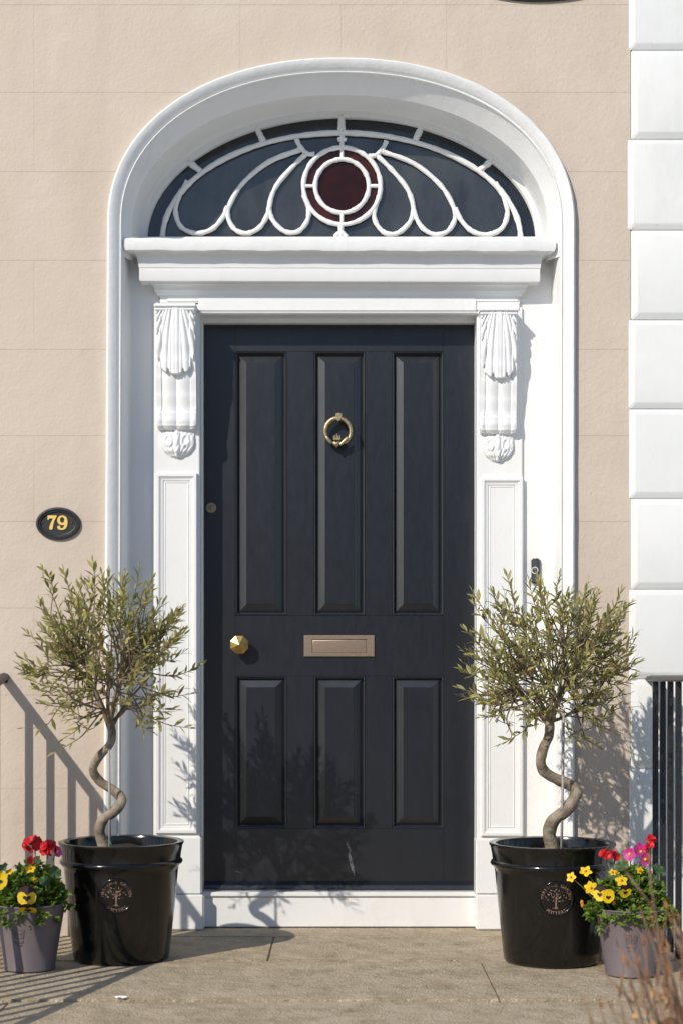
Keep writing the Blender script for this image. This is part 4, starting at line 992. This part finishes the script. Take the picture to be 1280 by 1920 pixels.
cp_ = bedding('anemone', 'large magenta flowers at the top of the right mauve pot', 'plant', rc_)
magenta_flower(cp_, W(1180, 1602, T1 + .01), (-.6, -.8, .2), .022, soilp(rc_, 0), 6); magenta_flower(cp_, W(1200, 1598, T1), (.2, -.75, .6), .027, soilp(rc_, .02), 7); magenta_flower(cp_, W(1208, 1611, T1 + .03), (.3, -.9, -.1), .021, soilp(rc_, .03), 5, .2)
# ------------------------------------------------------------------ foreground shrub (out of focus)
sh = thing('twiggy_shrub', 'blurred reddish brown twiggy shrub with buds in the bottom right corner', 'shrub', (.56, -3.35, STREET))
rs = random.Random(8); root = Vector((.62, -3.35, STREET)); stm = MB(); bud = MB(); dry = MB()
tipspx = [(1215, 1622, 0), (1180, 1770, .1), (1176, 1815, .15), (1195, 1818, .1), (1160, 1870, 0), (1098, 1886, .2), (1125, 1893, .1), (1262, 1722, -.1), (1258, 1735, .05), (1222, 1732, .1), (1205, 1775, -.1), (1240, 1790, .1), (1270, 1760, -.15), (1285, 1700, 0), (1230, 1850, .2), (1255, 1830, .1), (1190, 1880, .25), (1212, 1870, .1), (1300, 1740, 0), (1320, 1690, .1), (1340, 1720, 0), (1150, 1905, .2), (1278, 1800, .2), (1240, 1760, 0), (1290, 1850, .1), (1350, 1800, .1), (1205, 1720, 0), (1165, 1845, -.1), (1250, 1780, -.1), (1272, 1735, .1), (1232, 1815, -.05), (1248, 1850, 0), (1265, 1870, .15), (1220, 1895, .05), (1210, 1840, .2), (1240, 1880, -.1), (1290, 1780, -.1), (1275, 1840, 0)]
for x, y, dt in tipspx:
    tip = W(x, y, 3.35 + dt); b0 = root + Vector((rs.uniform(-.07, .10), rs.uniform(-.08, .08), 0))
    mid = b0.lerp(tip, .55) + Vector((.05 + rs.uniform(-.02, .04), rs.uniform(-.03, .03), .03))
    sp = smoothpath([b0, mid, tip], 10); m = len(sp); stm.tube(sp, [.0052 - .0036 * j / (m - 1) for j in range(m)], 6)
    for j in range(int(m * .5), m, 2):
        d = (sp[min(j + 1, m - 1)] - sp[j - 1]).normalized(); sd = Matrix.Rotation(j * 2.2, 3, d) @ d.orthogonal().normalized()
        if rs.random() < .62:
            leaf(bud, sp[j], d * 1.0 + sd * .55, sd, rs.uniform(.012, .022), rs.uniform(.004, .007), .5, .1)
        if rs.random() < .28:
            e = sp[j] + (d + sd * .6) * rs.uniform(.04, .08); stm.tube([sp[j], e], [.0024, .0014], 5); leaf(bud, e, d, sd, .018, .006, .5, 0)
    leaf(bud, tip, (sp[-1] - sp[-3]), Vector((1, 0, 0)), .024, .007, .5, 0)
for i in range(70):
    p = W(rs.uniform(1205, 1310), rs.uniform(1865, 1990), 3.3 + rs.uniform(-.1, .15)); leaf(dry, p, Vector((rs.gauss(0, 1), rs.gauss(0, 1), rs.gauss(.5, .8))), Vector((rs.gauss(0, 1), -1, rs.gauss(0, 1))), rs.uniform(.018, .032), rs.uniform(.007, .013), .5, .4)
o = stm.build('stems', 'rust', sh, smooth=True, fix=False); o['kind'] = 'stuff'
o = bud.build('buds', 'bud', sh, smooth=True, fix=False); o['kind'] = 'stuff'
o = dry.build('dry_leaves', 'dry', sh, smooth=True, fix=False); o['kind'] = 'stuff'
# ------------------------------------------------------------------ litter on the slabs
fp = W(228, 1872, 1.36); fo = MB(); nn = 10
vs_ = [(fp.x + math.cos(i * .63) * (.019 + .004 * math.sin(i * 3)), fp.y + math.sin(i * .63) * .010, .001 + .004 * (i % 2)) for i in range(nn)] + [(fp.x, fp.y, .007)]
fo.add(vs_, [(i, (i + 1) % nn, nn) for i in range(nn)]); o = fo.build('foil_scrap', 'foil', None, fix=False); tag(o, 'tiny crumpled foil scrap lying on the stone slabs', 'litter')
